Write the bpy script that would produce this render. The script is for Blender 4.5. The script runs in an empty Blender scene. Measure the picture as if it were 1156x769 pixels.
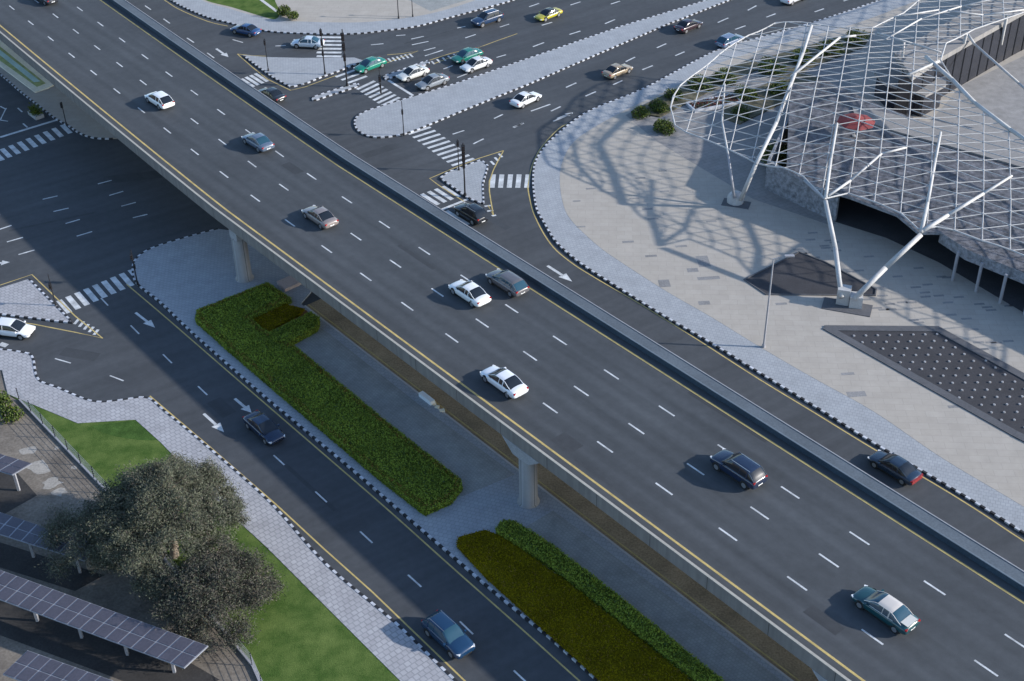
import bpy, bmesh, math, random
from mathutils import Vector, Matrix, noise
from mathutils.geometry import tessellate_polygon, intersect_line_line_2d
R = math.radians
random.seed(7)
scene = bpy.context.scene
col = scene.collection

# ------------------------------------------------------------------ camera
F, TH, ROLL, CH = 1561.65, .6252, -.0187, 82.139          # focal length in photo pixels, pitch, roll, height
fw = Vector((0, math.cos(TH), -math.sin(TH)))
rt0 = Vector((1, 0, 0)); up0 = rt0.cross(fw)
cr = rt0*math.cos(ROLL) + up0*math.sin(ROLL)
cu = -rt0*math.sin(ROLL) + up0*math.cos(ROLL)
cam_d = bpy.data.cameras.new('camera'); cam = bpy.data.objects.new('camera', cam_d); col.objects.link(cam)
cam_d.sensor_width = 36; cam_d.sensor_fit = 'HORIZONTAL'; cam_d.lens = F/1156*36
cam_d.clip_start = 1; cam_d.clip_end = 6000
m = Matrix((cr, cu, -fw)).transposed().to_4x4(); m.translation = Vector((0, 0, CH)); cam.matrix_world = m
scene.camera = cam
# ------------------------------------------------------------------ light
SUN_EL, SUN_AZ = R(21.5), R(-6.5)        # direction towards the sun: mostly +X
sdir = Vector((math.cos(SUN_EL)*math.cos(SUN_AZ), math.cos(SUN_EL)*math.sin(SUN_AZ), math.sin(SUN_EL)))
w = bpy.data.worlds.new('World'); scene.world = w; w.use_nodes = True
nt = w.node_tree; bg = nt.nodes['Background']
sky = nt.nodes.new('ShaderNodeTexSky'); sky.sky_type = 'NISHITA'; sky.sun_disc = False
sky.sun_elevation = SUN_EL; sky.sun_rotation = R(90) - SUN_AZ
sky.air_density = 1.0; sky.dust_density = .6; sky.ozone_density = 3.0
nt.links.new(sky.outputs[0], bg.inputs[0]); bg.inputs[1].default_value = 0.15
sl = bpy.data.lights.new('sun', 'SUN'); sl.energy = 3.7; sl.angle = R(0.9); sl.color = (1.0, .95, .89)
so = bpy.data.objects.new('sun', sl); col.objects.link(so)
so.rotation_euler = sdir.to_track_quat('Z', 'Y').to_euler(); so.location = (60, 100, 120)
vs = scene.view_settings; vs.view_transform = 'Standard'; vs.look = 'None'; vs.exposure = 0.82; vs.gamma = 1
vs.use_curve_mapping = False

# ------------------------------------------------------------------ helpers
def at(px, py, z=0.0):
    d = fw*F + cr*(px-578) - cu*(py-384.5)
    return Vector((0, 0, CH)) + d*((CH-z)/-d.z)
AZ = -.8816; O = Vector((-24.832, 133.754, 0))
D = Vector((math.cos(AZ), math.sin(AZ), 0)); N = Vector((-math.sin(AZ), math.cos(AZ), 0))
PD, LW, HD = 6.9327, 3.65, 7.0
def bend(s): return .02*(-s)**1.15 if s < 0 else 0.0
def fl(s, n, z=HD):                      # flyover coordinates: along, across, height
    p = O + D*s + N*(n+bend(s)); p.z = z; return p
def to_sn(p): q = p-O; return q.dot(D), q.dot(N)

def mat(name, c, rough=.8, metal=0, var=.12, scale=1.0, c2=None, bump=0, spec=.4, coat=0, fine=True):
    mt = bpy.data.materials.new(name); mt.use_nodes = True
    t = mt.node_tree; b = t.nodes['Principled BSDF']
    b.inputs['Roughness'].default_value = rough; b.inputs['Metallic'].default_value = metal
    b.inputs['Specular IOR Level'].default_value = spec
    if coat: b.inputs['Coat Weight'].default_value = coat; b.inputs['Coat Roughness'].default_value = .05
    if var <= 0: b.inputs['Base Color'].default_value = (*c, 1); return mt
    tc = t.nodes.new('ShaderNodeTexCoord')
    n1 = t.nodes.new('ShaderNodeTexNoise'); n1.inputs['Scale'].default_value = .35*scale; n1.inputs['Detail'].default_value = 8; n1.inputs['Roughness'].default_value = .65
    t.links.new(tc.outputs['Object'], n1.inputs['Vector'])
    rp = t.nodes.new('ShaderNodeValToRGB'); rp.color_ramp.elements[0].position = .3; rp.color_ramp.elements[1].position = .7
    a = [max(0, x*(1-var)) for x in c]; d = c2 or [x*(1+var) for x in c]
    rp.color_ramp.elements[0].color = (*a, 1); rp.color_ramp.elements[1].color = (*d, 1)
    t.links.new(n1.outputs['Fac'], rp.inputs['Fac'])
    out = rp.outputs['Color']
    if fine:
        n2 = t.nodes.new('ShaderNodeTexNoise'); n2.inputs['Scale'].default_value = 6*scale; n2.inputs['Detail'].default_value = 5
        t.links.new(tc.outputs['Object'], n2.inputs['Vector'])
        mp = t.nodes.new('ShaderNodeMapRange'); mp.inputs[1].default_value = .3; mp.inputs[2].default_value = .7; mp.inputs[3].default_value = 1-var*.9; mp.inputs[4].default_value = 1+var*.9
        t.links.new(n2.outputs['Fac'], mp.inputs[0])
        mx = t.nodes.new('ShaderNodeVectorMath'); mx.operation = 'SCALE'
        t.links.new(out, mx.inputs[0]); t.links.new(mp.outputs[0], mx.inputs['Scale']); out = mx.outputs[0]
    t.links.new(out, b.inputs['Base Color'])
    if bump:
        bp = t.nodes.new('ShaderNodeBump'); bp.inputs['Strength'].default_value = bump; bp.inputs['Distance'].default_value = .05
        n3 = t.nodes.new('ShaderNodeTexNoise'); n3.inputs['Scale'].default_value = 9*scale
        t.links.new(tc.outputs['Object'], n3.inputs['Vector']); t.links.new(n3.outputs['Fac'], bp.inputs['Height']); t.links.new(bp.outputs[0], b.inputs['Normal'])
    return mt

def paver(name, c1, c2, mortar, bw=.5, bh=.5, ang=0, msize=.03, var=.15):
    mt = bpy.data.materials.new(name); mt.use_nodes = True
    t = mt.node_tree; b = t.nodes['Principled BSDF']; b.inputs['Roughness'].default_value = .85; b.inputs['Specular IOR Level'].default_value = .25
    tc = t.nodes.new('ShaderNodeTexCoord'); mp = t.nodes.new('ShaderNodeMapping'); mp.inputs['Rotation'].default_value = (0, 0, ang)
    t.links.new(tc.outputs['Object'], mp.inputs['Vector'])
    br = t.nodes.new('ShaderNodeTexBrick'); br.inputs['Scale'].default_value = 1
    br.inputs['Brick Width'].default_value = bw; br.inputs['Row Height'].default_value = bh; br.inputs['Mortar Size'].default_value = msize
    br.inputs['Color1'].default_value = (*c1, 1); br.inputs['Color2'].default_value = (*c2, 1); br.inputs['Mortar'].default_value = (*mortar, 1)
    t.links.new(mp.outputs[0], br.inputs['Vector'])
    n1 = t.nodes.new('ShaderNodeTexNoise'); n1.inputs['Scale'].default_value = .5; n1.inputs['Detail'].default_value = 10; n1.inputs['Roughness'].default_value = .75
    t.links.new(tc.outputs['Object'], n1.inputs['Vector'])
    r = t.nodes.new('ShaderNodeMapRange'); r.inputs[1].default_value = .3; r.inputs[2].default_value = .7; r.inputs[3].default_value = 1-var; r.inputs[4].default_value = 1+var
    t.links.new(n1.outputs['Fac'], r.inputs[0])
    mx = t.nodes.new('ShaderNodeVectorMath'); mx.operation = 'SCALE'
    t.links.new(br.outputs['Color'], mx.inputs[0]); t.links.new(r.outputs[0], mx.inputs['Scale']); t.links.new(mx.outputs[0], b.inputs['Base Color'])
    return mt

def asphalt(name, c, streak=True, ang=AZ, var=.17, tracks=False):
    """worn asphalt: fine grain, broad patches, tyre-polished streaks along the lanes"""
    mt = bpy.data.materials.new(name); mt.use_nodes = True
    t = mt.node_tree; b = t.nodes['Principled BSDF']; b.inputs['Roughness'].default_value = .75; b.inputs['Specular IOR Level'].default_value = .3
    tc = t.nodes.new('ShaderNodeTexCoord')
    def ns(scale, det, lo, hi, vec=None, rough=.6):
        n = t.nodes.new('ShaderNodeTexNoise'); n.inputs['Scale'].default_value = scale; n.inputs['Detail'].default_value = det; n.inputs['Roughness'].default_value = rough
        t.links.new(vec or tc.outputs['Object'], n.inputs['Vector'])
        r = t.nodes.new('ShaderNodeMapRange'); r.inputs[1].default_value = .32; r.inputs[2].default_value = .68; r.inputs[3].default_value = lo; r.inputs[4].default_value = hi
        t.links.new(n.outputs['Fac'], r.inputs[0]); return r.outputs[0]
    mp = t.nodes.new('ShaderNodeMapping'); mp.vector_type = 'TEXTURE'; mp.inputs['Rotation'].default_value = (0, 0, ang); mp.inputs['Scale'].default_value = (45, 1.4, 1)
    t.links.new(tc.outputs['Object'], mp.inputs['Vector'])
    a = ns(.12, 6, 1-var*.6, 1+var*.6); g = ns(14, 6, 1-var, 1+var, rough=.8); p = ns(1.3, 6, 1-var*.5, 1+var*.5)
    s = ns(1.0, 3, 1-var*.7, 1+var*.7, mp.outputs[0])
    def mul(x, y):
        q = t.nodes.new('ShaderNodeMath'); q.operation = 'MULTIPLY'; t.links.new(x, q.inputs[0]); t.links.new(y, q.inputs[1]); return q.outputs[0]
    k = mul(mul(a, g), p)
    if streak: k = mul(k, s)
    if tracks:
        mr = t.nodes.new('ShaderNodeMapping'); mr.inputs['Rotation'].default_value = (0, 0, -ang); t.links.new(tc.outputs['Object'], mr.inputs['Vector'])
        sx = t.nodes.new('ShaderNodeSeparateXYZ'); t.links.new(mr.outputs[0], sx.inputs[0])
        q1 = t.nodes.new('ShaderNodeMath'); q1.operation = 'MULTIPLY'; q1.inputs[1].default_value = 2*math.pi/1.825; t.links.new(sx.outputs['Y'], q1.inputs[0])
        q2 = t.nodes.new('ShaderNodeMath'); q2.operation = 'COSINE'; t.links.new(q1.outputs[0], q2.inputs[0])
        q3 = t.nodes.new('ShaderNodeMapRange'); q3.inputs[1].default_value = -1; q3.inputs[2].default_value = 1; q3.inputs[3].default_value = .93; q3.inputs[4].default_value = 1.06; t.links.new(q2.outputs[0], q3.inputs[0])
        k = mul(k, q3.outputs[0])
    mx = t.nodes.new('ShaderNodeVectorMath'); mx.operation = 'SCALE'; mx.inputs[0].default_value = c
    t.links.new(k, mx.inputs['Scale']); t.links.new(mx.outputs[0], b.inputs['Base Color'])
    return mt

M = {}
M['sand'] = mat('sand_ground', (.28, .25, .21), .95, scale=.2, var=.2)
M['asphalt'] = asphalt('road_asphalt', (.060, .064, .069), ang=R(33))
M['deckasphalt'] = asphalt('deck_asphalt', (.059, .064, .069), tracks=True)
M['white'] = mat('white_road_paint', (.50, .51, .51), .7, var=.34, scale=2.5)
M['yellow'] = mat('yellow_road_paint', (.46, .35, .13), .75, var=.25, scale=2.5)
M['black'] = mat('black_kerb_paint', (.022, .022, .024), .7, var=.2, scale=2)
M['kwhite'] = mat('white_kerb_paint', (.46, .47, .50), .7, var=.32, scale=2)
M['paver'] = paver('grey_block_paving', (.335, .35, .365), (.305, .32, .335), (.26, .27, .285), .42, .42, R(20), .03, .13)
M['paver2'] = paver('pale_hexagon_paving', (.38, .375, .385), (.33, .325, .335), (.26, .26, .27), .5, .5, R(-40), .05, .15)
M['darkpaver'] = paver('dark_grey_setts', (.30, .305, .29), (.27, .275, .265), (.24, .245, .235), .3, .3, -AZ, .03, .2)
M['plaza'] = paver('pale_concrete_slabs', (.385, .35, .305), (.365, .33, .285), (.31, .285, .25), 1.8, .9, R(4), .02, .09)
M['plazagrey'] = paver('mid_grey_slabs', (.27, .255, .245), (.245, .235, .225), (.20, .195, .19), 1.2, .6, R(-28), .03, .12)
M['concrete'] = mat('weathered_concrete', (.30, .30, .31), .85, var=.16, scale=1.2)
def streaky(name, c, ang, jl=6.0):
    mt = paver(name, c, [x*.96 for x in c], [x*.35 for x in c], jl, 60, ang, .035, .10)
    t = mt.node_tree; b = t.nodes['Principled BSDF']; old = b.inputs['Base Color'].links[0].from_socket
    tc = t.nodes['Texture Coordinate']; mp = t.nodes.new('ShaderNodeMapping'); mp.inputs['Scale'].default_value = (2.2, 2.2, .12); t.links.new(tc.outputs['Object'], mp.inputs['Vector'])
    n = t.nodes.new('ShaderNodeTexNoise'); n.inputs['Scale'].default_value = 1; n.inputs['Detail'].default_value = 6; t.links.new(mp.outputs[0], n.inputs['Vector'])
    r = t.nodes.new('ShaderNodeMapRange'); r.inputs[1].default_value = .35; r.inputs[2].default_value = .65; r.inputs[3].default_value = .84; r.inputs[4].default_value = 1.06
    t.links.new(n.outputs['Fac'], r.inputs[0]); mx = t.nodes.new('ShaderNodeVectorMath'); mx.operation = 'SCALE'
    t.links.new(old, mx.inputs[0]); t.links.new(r.outputs[0], mx.inputs['Scale']); t.links.new(mx.outputs[0], b.inputs['Base Color']); return mt
M['fascia'] = streaky('streaked_fascia_concrete', (.225, .205, .19), -AZ)
M['shaft'] = streaky('streaked_column_concrete', (.34, .325, .31), 0, 50)
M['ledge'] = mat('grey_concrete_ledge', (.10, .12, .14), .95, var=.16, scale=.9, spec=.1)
M['lightcon'] = mat('light_concrete', (.50, .49, .47), .8, var=.1)
M['pinkcon'] = mat('pinkish_concrete', (.46, .36, .32), .85, var=.12)
M['brown'] = mat('brown_dusty_asphalt', (.30, .22, .13), .95, var=.3, scale=1)
M['grass'] = mat('lawn_grass', (.055, .115, .022), .95, var=.28, scale=1.6, c2=(.12, .165, .045), bump=.6, spec=.08)
M['dirt'] = mat('brown_yard_ground', (.135, .115, .095), .95, var=.25, scale=.8, c2=(.23, .20, .165))
M['soil'] = mat('brown_soil', (.20, .11, .04), .95, var=.3, scale=2)
M['hedge'] = mat('hedge_leaf', (.22, .29, .04), .8, var=.25, scale=.8, c2=(.29, .36, .05), spec=.08)
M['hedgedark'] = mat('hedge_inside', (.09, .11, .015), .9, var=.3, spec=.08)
M['hedgebrown'] = mat('reddish_leaf', (.20, .12, .03), .8, var=.35, scale=4, spec=.08)
M['olive'] = mat('olive_ground_plants', (.20, .155, .003), .85, var=.25, scale=1.0, c2=(.265, .205, .004), spec=.08)
M['treeleaf'] = mat('grey_green_leaf', (.115, .125, .085), .8, var=.25, scale=.6, c2=(.155, .16, .115), spec=.08)
M['treeleaf2'] = mat('dark_olive_leaf', (.085, .095, .065), .7, var=.4, scale=2, spec=.08)
M['treeleafbrown'] = mat('dry_brown_leaf', (.125, .112, .092), .8, var=.3, scale=2, spec=.08)
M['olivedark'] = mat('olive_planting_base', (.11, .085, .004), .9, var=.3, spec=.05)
M['treeleafdark'] = mat('dark_brown_leaf', (.06, .056, .048), .8, var=.3, spec=.08)
M['bark'] = mat('pale_bark', (.26, .21, .165), .9, var=.3, scale=6)
M['shrubleaf'] = mat('shrub_leaf', (.085, .12, .035), .75, var=.4, scale=4, spec=.08)
M['steelwhite'] = mat('white_painted_steel', (.45, .44, .425), .55, var=.14, scale=2)
M['steelgrey'] = mat('grey_painted_steel', (.30, .30, .32), .5, var=.08)
M['darkroof'] = mat('dark_metal_mesh_roof', (.07, .072, .085), .7, var=.75, scale=3.5, c2=(.19, .19, .21))
M['facade'] = mat('grey_perforated_metal', (.22, .23, .25), .6, var=.55, scale=6, c2=(.36, .37, .40))
M['darkglass'] = mat('dark_glazing', (.018, .02, .028), .15, var=.2, scale=.5, spec=.6)
M['blackmetal'] = mat('black_metal', (.02, .02, .022), .5, var=.1)
M['pool'] = mat('pale_turquoise_tiles', (.45, .62, .58), .5, var=.15)
M['beige'] = mat('beige_stone', (.80, .74, .58), .8, var=.12)
M['beige0'] = mat('pale_sand', (.30, .28, .25), .95, var=.2)
M['greenbed'] = mat('pale_green_planting', (.36, .40, .16), .9, var=.3, scale=3)
M['red'] = mat('red_fabric', (.22, .045, .045), .8, var=.15)
M['rubber'] = mat('tyre_rubber', (.018, .018, .018), .85, var=0)
M['rim'] = mat('alloy_rim', (.45, .45, .46), .35, metal=.7, var=0)
M['glass'] = mat('car_window_glass', (.012, .016, .022), .1, var=0, spec=.5)
M['glassblue'] = mat('sky_tinted_car_glass', (.02, .06, .09), .1, var=0, spec=.6)
M['trim0'] = mat('black_rubber_joint', (.03, .03, .03), .9, var=0)
M['lamp'] = mat('clear_lamp_lens', (.75, .75, .75), .15, var=0, spec=.7)
M['tail'] = mat('red_lamp_lens', (.35, .012, .01), .2, var=0, spec=.6)
M['plate'] = mat('number_plate', (.7, .7, .68), .5, var=0)
M['trim'] = mat('black_plastic_trim', (.02, .02, .02), .6, var=0)

def mesh_obj(name, verts, faces, mats, parent=None, fm=None, smooth=False):
    me = bpy.data.meshes.new(name); me.from_pydata([tuple(v) for v in verts], [], faces)
    if not isinstance(mats, (list, tuple)): mats = [mats]
    for q in mats: me.materials.append(q)
    if fm: me.polygons.foreach_set('material_index', fm)
    if smooth: me.polygons.foreach_set('use_smooth', [True]*len(faces))
    me.update()
    o = bpy.data.objects.new(name, me); col.objects.link(o)
    if parent: o.parent = parent
    return o
def tag(o, label=None, cat=None, group=None, kind=None):
    if label: o['label'] = label
    if cat: o['category'] = cat
    if group: o['group'] = group
    if kind: o['kind'] = kind
    return o
def thing(name, loc, rz=0, label=None, cat=None, group=None):
    o = bpy.data.objects.new(name, None); col.objects.link(o); o.empty_display_size = .2
    o.location = loc; o.rotation_euler = (0, 0, rz); return tag(o, label, cat, group)

class MB:
    def __init__(s): s.v = []; s.f = []; s.m = []
    def add(s, vs_, fs, mi=0):
        b = len(s.v); s.v += [Vector(x) for x in vs_]; s.f += [tuple(b+i for i in f) for f in fs]; s.m += [mi]*len(fs)
    def poly(s, pts, mi=0):
        pts = [Vector(p) for p in pts]; b = len(s.v); s.v += pts
        for t in tessellate_polygon([pts]):
            a, c, d = (pts[i] for i in t)
            t = t if (c-a).cross(d-a).z > 0 else (t[0], t[2], t[1])
            s.f.append(tuple(b+i for i in t)); s.m.append(mi)
    def prism(s, pts, z0, z1, mi=0, side=None):
        top = [Vector((p[0], p[1], z1)) for p in pts]; s.poly(top, mi)
        n = len(pts); b = len(s.v)
        ar = sum(top[i].x*top[(i+1) % n].y-top[(i+1) % n].x*top[i].y for i in range(n))
        s.v += [Vector((p[0], p[1], z0)) for p in pts]+top
        for i in range(n):
            j = (i+1) % n; q = (b+i, b+j, b+n+j, b+n+i)
            s.f.append(q if ar > 0 else q[::-1]); s.m.append(mi if side is None else side)
    def box(s, c, sx, sy, sz, rz=0, mi=0, z0=None):
        cx, cy, cz = c; ca, sa = math.cos(rz), math.sin(rz); vs_ = []
        for dz in (-.5, .5):
            for dx, dy in ((-.5, -.5), (.5, -.5), (.5, .5), (-.5, .5)):
                x, y = dx*sx, dy*sy; vs_.append((cx+x*ca-y*sa, cy+x*sa+y*ca, cz+dz*sz))
        s.add(vs_, [(3, 2, 1, 0), (4, 5, 6, 7), (0, 1, 5, 4), (1, 2, 6, 5), (2, 3, 7, 6), (3, 0, 4, 7)], mi)
    def tube(s, a, b, r, n=6, r2=None, mi=0, cap=True):
        a, b = Vector(a), Vector(b); d = b-a
        if d.length < 1e-5: return
        d.normalize(); r2 = r if r2 is None else r2
        u = d.cross(Vector((0, 0, 1)) if abs(d.z) < .95 else Vector((1, 0, 0))).normalized(); v = d.cross(u)
        vs_ = []
        for c, rr in ((a, r), (b, r2)):
            for i in range(n):
                t = 2*math.pi*i/n; vs_.append(c+u*math.cos(t)*rr+v*math.sin(t)*rr)
        fs = [(i, i+n, (i+1) % n+n, (i+1) % n) for i in range(n)]
        if cap: fs += [tuple(range(n)), tuple(range(2*n-1, n-1, -1))]
        s.add(vs_, fs, mi)
    def strip(s, pts, wd, mi=0):              # flat ribbon along a 3D polyline
        pts = [Vector(p) for p in pts]; vs_ = []
        for i, p in enumerate(pts):
            t = (pts[min(i+1, len(pts)-1)]-pts[max(i-1, 0)]); t.z = 0; t.normalize(); nn = Vector((-t.y, t.x, 0))*wd/2
            vs_ += [p-nn, p+nn]
        s.add(vs_, [(2*i, 2*i+2, 2*i+3, 2*i+1) for i in range(len(pts)-1)], mi)
    def lathe(s, c, prof, n=16, mi=0):
        b = []
        for r, z in prof:
            for i in range(n):
                t = 2*math.pi*i/n; b.append((c[0]+r*math.cos(t), c[1]+r*math.sin(t), c[2]+z))
        fs = []
        for k in range(len(prof)-1):
            for i in range(n): j = (i+1) % n; fs.append((k*n+i, k*n+j, (k+1)*n+j, (k+1)*n+i))
        fs.append(tuple((len(prof)-1)*n+i for i in range(n)))
        s.add(b, fs, mi)
    def build(s, name, mats, parent=None, smooth=False): return mesh_obj(name, s.v, s.f, mats, parent, s.m, smooth)

def dense(pts, step=1.0):
    out = []
    for a, b in zip(pts, pts[1:]):
        n = max(1, int((b-a).length/step))
        out += [a.lerp(b, i/n) for i in range(n)]
    return out+[pts[-1]]
def smoothline(pts, k=6):                   # Catmull-Rom
    out = []
    P = [pts[0]]+list(pts)+[pts[-1]]
    for i in range(1, len(P)-2):
        a, b, c, d = P[i-1:i+3]
        for j in range(k):
            t = j/k; out.append(.5*((2*b)+(c-a)*t+(2*a-5*b+4*c-d)*t*t+(3*b-a-3*c+d)*t**3))
    return out+[pts[-1]]
def g(*pts, z=0): return [at(x, y, z) for x, y in pts]

# ------------------------------------------------------------------ ground, roads
mb = MB(); mb.poly([(-3000, -500, -.06), (3000, -500, -.06), (3000, 4000, -.06), (-3000, 4000, -.06)]); tag(mb.build('ground', M['sand']), kind='structure')
mb = MB(); mb.poly([(-260, 20, 0), (260, 20, 0), (260, 420, 0), (-260, 420, 0)]); tag(mb.build('road', M['asphalt']), kind='structure')

def kerb_along(name, pts, closed=False, seg=.5, h=.17, wd=.22, side=0.0, cls=('black', 'kwhite')):
    """painted kerb stones, alternating black and white"""
    if closed: pts = list(pts)+[pts[0]]
    L = [0]
    for a, b in zip(pts, pts[1:]): L.append(L[-1]+(b-a).length)
    def P(t):
        for i in range(len(pts)-1):
            if t <= L[i+1] or i == len(pts)-2:
                return pts[i].lerp(pts[i+1], (t-L[i])/max(1e-6, L[i+1]-L[i]))
    mb = MB(); n = int(L[-1]/seg)
    for i in range(n):
        a, b = P(i*seg), P(i*seg+seg*.97); c = (a+b)/2; d = b-a
        mb.box((c.x, c.y, h/2), d.length, wd, h, math.atan2(d.y, d.x), i % 2)
    return tag(mb.build(name, [M[cls[0]], M[cls[1]]]), kind='structure')

def pavement(name, outline, m_, h=.14, kerb=None):
    mb = MB(); mb.prism(outline, -.02, h, 0); tag(mb.build(name, m_), kind='structure')
    if kerb: kerb_along('kerb', kerb)

# far pavement along the top
k1 = smoothline(g((150, -25), (192, 0), (208, 9), (234, 20), (257, 26), (290, 34), (329, 38), (394, 39), (436, 35), (472, 30), (511, 19.5), (550, 9), (581, 0), (640, -22), (760, -70)))
i1 = smoothline(g((200, -25), (226, 0), (260, 11), (300, 22), (332, 25), (394, 26.5), (436, 24), (488, 16), (540, 0), (600, -25), (720, -72)))
pavement('pavement', k1+i1[::-1], M['paver'], kerb=k1)
i1r = [p for p in i1]
mb = MB(); mb.prism(i1r+[at(720, -140), at(200, -140)], -.03, .10); tag(mb.build('plaza', M['plaza']), kind='structure')
mb = MB(); mb.poly([p+Vector((0, 0, .104)) for p in smoothline(g((206, -20), (230, 0), (262, 9), (300, 20.5), (312, 22), (316, 14), (310, 0), (306, -20)))]); tag(mb.build('lawn', M['grass']), kind='structure')
mb = MB(); mb.poly([p+Vector((0, 0, .104)) for p in g((456, -2), (486, 13.5), (536, -2), (540, -20), (450, -20))]); tag(mb.build('plaza_dark_paving', M['darkpaver']), kind='structure')
mb = MB(); mb.strip([p+Vector((0, 0, .12)) for p in g((290, -3), (313, 14))], .5); tag(mb.build('path', M['lightcon']), kind='structure')

# islands
isl1 = g((274, 63), (300, 65.5), (345, 66.5), (400, 66), (411, 69.5), (385, 80), (362, 88), (345, 95), (328, 99), (308, 88), (290, 75))
pavement('traffic_island', isl1, M['paver'], kerb=isl1[4:]+[isl1[0]])
nose = g((352, 111), (375, 103), (404, 94.5), (405, 98), (378, 106.5), (354, 114.5))
pavement('traffic_island', nose, M['paver'], kerb=nose+[nose[0]])
nose2 = g((432, 87), (455, 79), (483, 69), (485, 72), (458, 82), (436, 91))
pavement('traffic_island', nose2, M['paver'], kerb=nose2+[nose2[0]])
med = smoothline(g((469, 109), (433, 120), (412, 127), (402, 134), (401, 143), (408, 151), (425, 156), (456, 152), (488, 140), (524, 125), (576, 104)), 4)
medfull = med + g((596, 96), (674, 62), (752, 28.6), (825, 0), (930, -42), (900, -46), (801, 0), (793, 2.6), (700, 31), (590, 69), (513.6, 95.5))
pavement('median', medfull, M['paver'], kerb=med+g((596, 96), (674, 62), (752, 28.6), (825, 0), (930, -42)))
kerb_along('kerb', g((469, 109), (513.6, 95.5), (590, 69), (700, 31), (801, 0), (900, -46)))
isl2 = g((497, 202), (525, 222), (534, 227), (546, 231), (545, 208), (551, 188), (543, 181.5), (506, 195))
pavement('traffic_island', isl2, M['paver'], kerb=isl2+[isl2[0]])
isl3 = g((-60, 338), (0, 326.5), (33, 316), (82, 365), (60, 363), (0, 355.5), (-60, 349))
pavement('traffic_island', isl3, M['paver2'], kerb=isl3[3:]+isl3[:1])
kerb_along('kerb', isl3[2:4])

# right-hand pavement and plaza
k2 = smoothline(g((1120, -45), (996, 0), (918, 26), (856, 43.5), (814, 56), (788, 68), (726, 101), (674, 122), (650.6, 135), (632, 150), (617, 164), (605, 182), (602, 200), (602.5, 216), (606, 237), (614, 252), (627, 273), (645, 290), (664, 304), (697, 325), (726, 343), (752, 359), (804, 389), (856, 421), (921, 460.5), (986, 501), (1051, 538.6), (1116, 577.5), (1156, 603), (1300, 693)))
i2 = smoothline(g((1160, -45), (1033, 2.6), (962.6, 28.6), (882, 50.7), (825, 67.6), (793.6, 80.6), (762, 99), (713, 122), (692, 133), (674, 143), (650.6, 158.6), (637.6, 177), (632, 200), (635, 229), (645, 250), (674, 278), (700, 296.6), (752, 330), (804, 360), (856, 392), (916, 427), (986, 466), (1064, 519), (1156, 574), (1300, 664)))
pavement('pavement', k2+i2[::-1], M['paver'], kerb=k2)
mb = MB(); mb.prism(i2+[at(1500, 664), at(1500, -60), at(1160, -60)], -.03, .15); tag(mb.build('plaza', M['plaza']), kind='structure')
mb = MB(); mb.poly([p+Vector((0, 0, .154)) for p in g((706, 131), (762, 103), (850, 66), (960, 40), (960, 120), (905, 215), (944, 254), (935, 255), (850, 226), (790, 190), (740, 160))]); tag(mb.build('plaza_grey_paving', M['plazagrey']), kind='structure')
mb = MB()
for (x, y, a, b) in ((667, 213, 1.2, .35), (723, 201, 1.2, .35), (748, 193, 1, .3), (716, 224, 1.2, .3), (750, 216, 1.1, .35), (731, 236, 1.2, .35), (737, 247, 1.2, .3), (803, 250, 1.2, .35), (709, 273, 1.3, .4), (769, 278, 1.3, .4), (735, 289, 1.3, .4), (794, 295, 1.3, 2.2), (782, 305, 1.2, .8), (800, 314, 2.4, .6), (750, 320, 1.2, 1.4), (795, 342, 1.2, .7), (882, 343, 1.2, .4), (957, 422, 1.3, .4), (967, 445, 1.8, .8), (1078, 459, 1.3, .4), (656, 256, 1, .3), (651, 227, .9, .3)):
    c = at(x, y, .154); mb.box((c.x, c.y, .152), a, b, .01, R(4))
for i in range(60):
    x = random.uniform(900, 1150); y = 250 + (x-900)*.35 + random.uniform(0, 75)
    c = at(x, y, .154); mb.box((c.x, c.y, .152), 1.1, .32, .01, R(4))
tag(mb.build('plaza_inlay_paving', mat('inlay_slab', (.22, .215, .21), .8, var=.2)), kind='structure')

# paved strip under and beside the flyover (left side)
k3 = smoothline(g((246, 259.5), (213.6, 268), (172, 281), (154, 293), (150, 306), (155, 321), (182, 343), (221, 380), (290, 441), (331.6, 476), (394, 528), (446, 573), (511, 629), (550, 662.6), (590, 696), (622, 722), (668.8, 764), (760, 845)))
s0, n0 = to_sn(k3[0])
inner3 = [fl(130, -6.1, 0), fl(11.5, -6.1, 0), fl(10.3, -4, 0), fl(-2, -1, 0)]
pavement('pavement', k3+inner3, M['paver'], kerb=k3)
mb = MB(); mb.strip([fl(s, -6.0, .07) for s in (12, 130)], .3); 
tag(mb.build('kerb_strip', M['lightcon']), kind='structure')
mb = MB(); mb.poly([fl(12, -5.82, .006), fl(130, -5.82, .006), fl(130, 8, .006), fl(12, 8, .006)]); tag(mb.build('lane_under_flyover', M['brown']), kind='structure')
mb = MB(); mb.prism(g((329, 393), (352, 366), (372, 378), (470, 456), (581, 537), (521, 562)), .0, .16); 
mb.prism(g((585, 601), (624.6, 578), (740, 664), (872, 762), (960, 830), (880, 840), (788, 769)), .0, .16)
tag(mb.build('paving_panel', M['darkpaver']), kind='structure')

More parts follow.
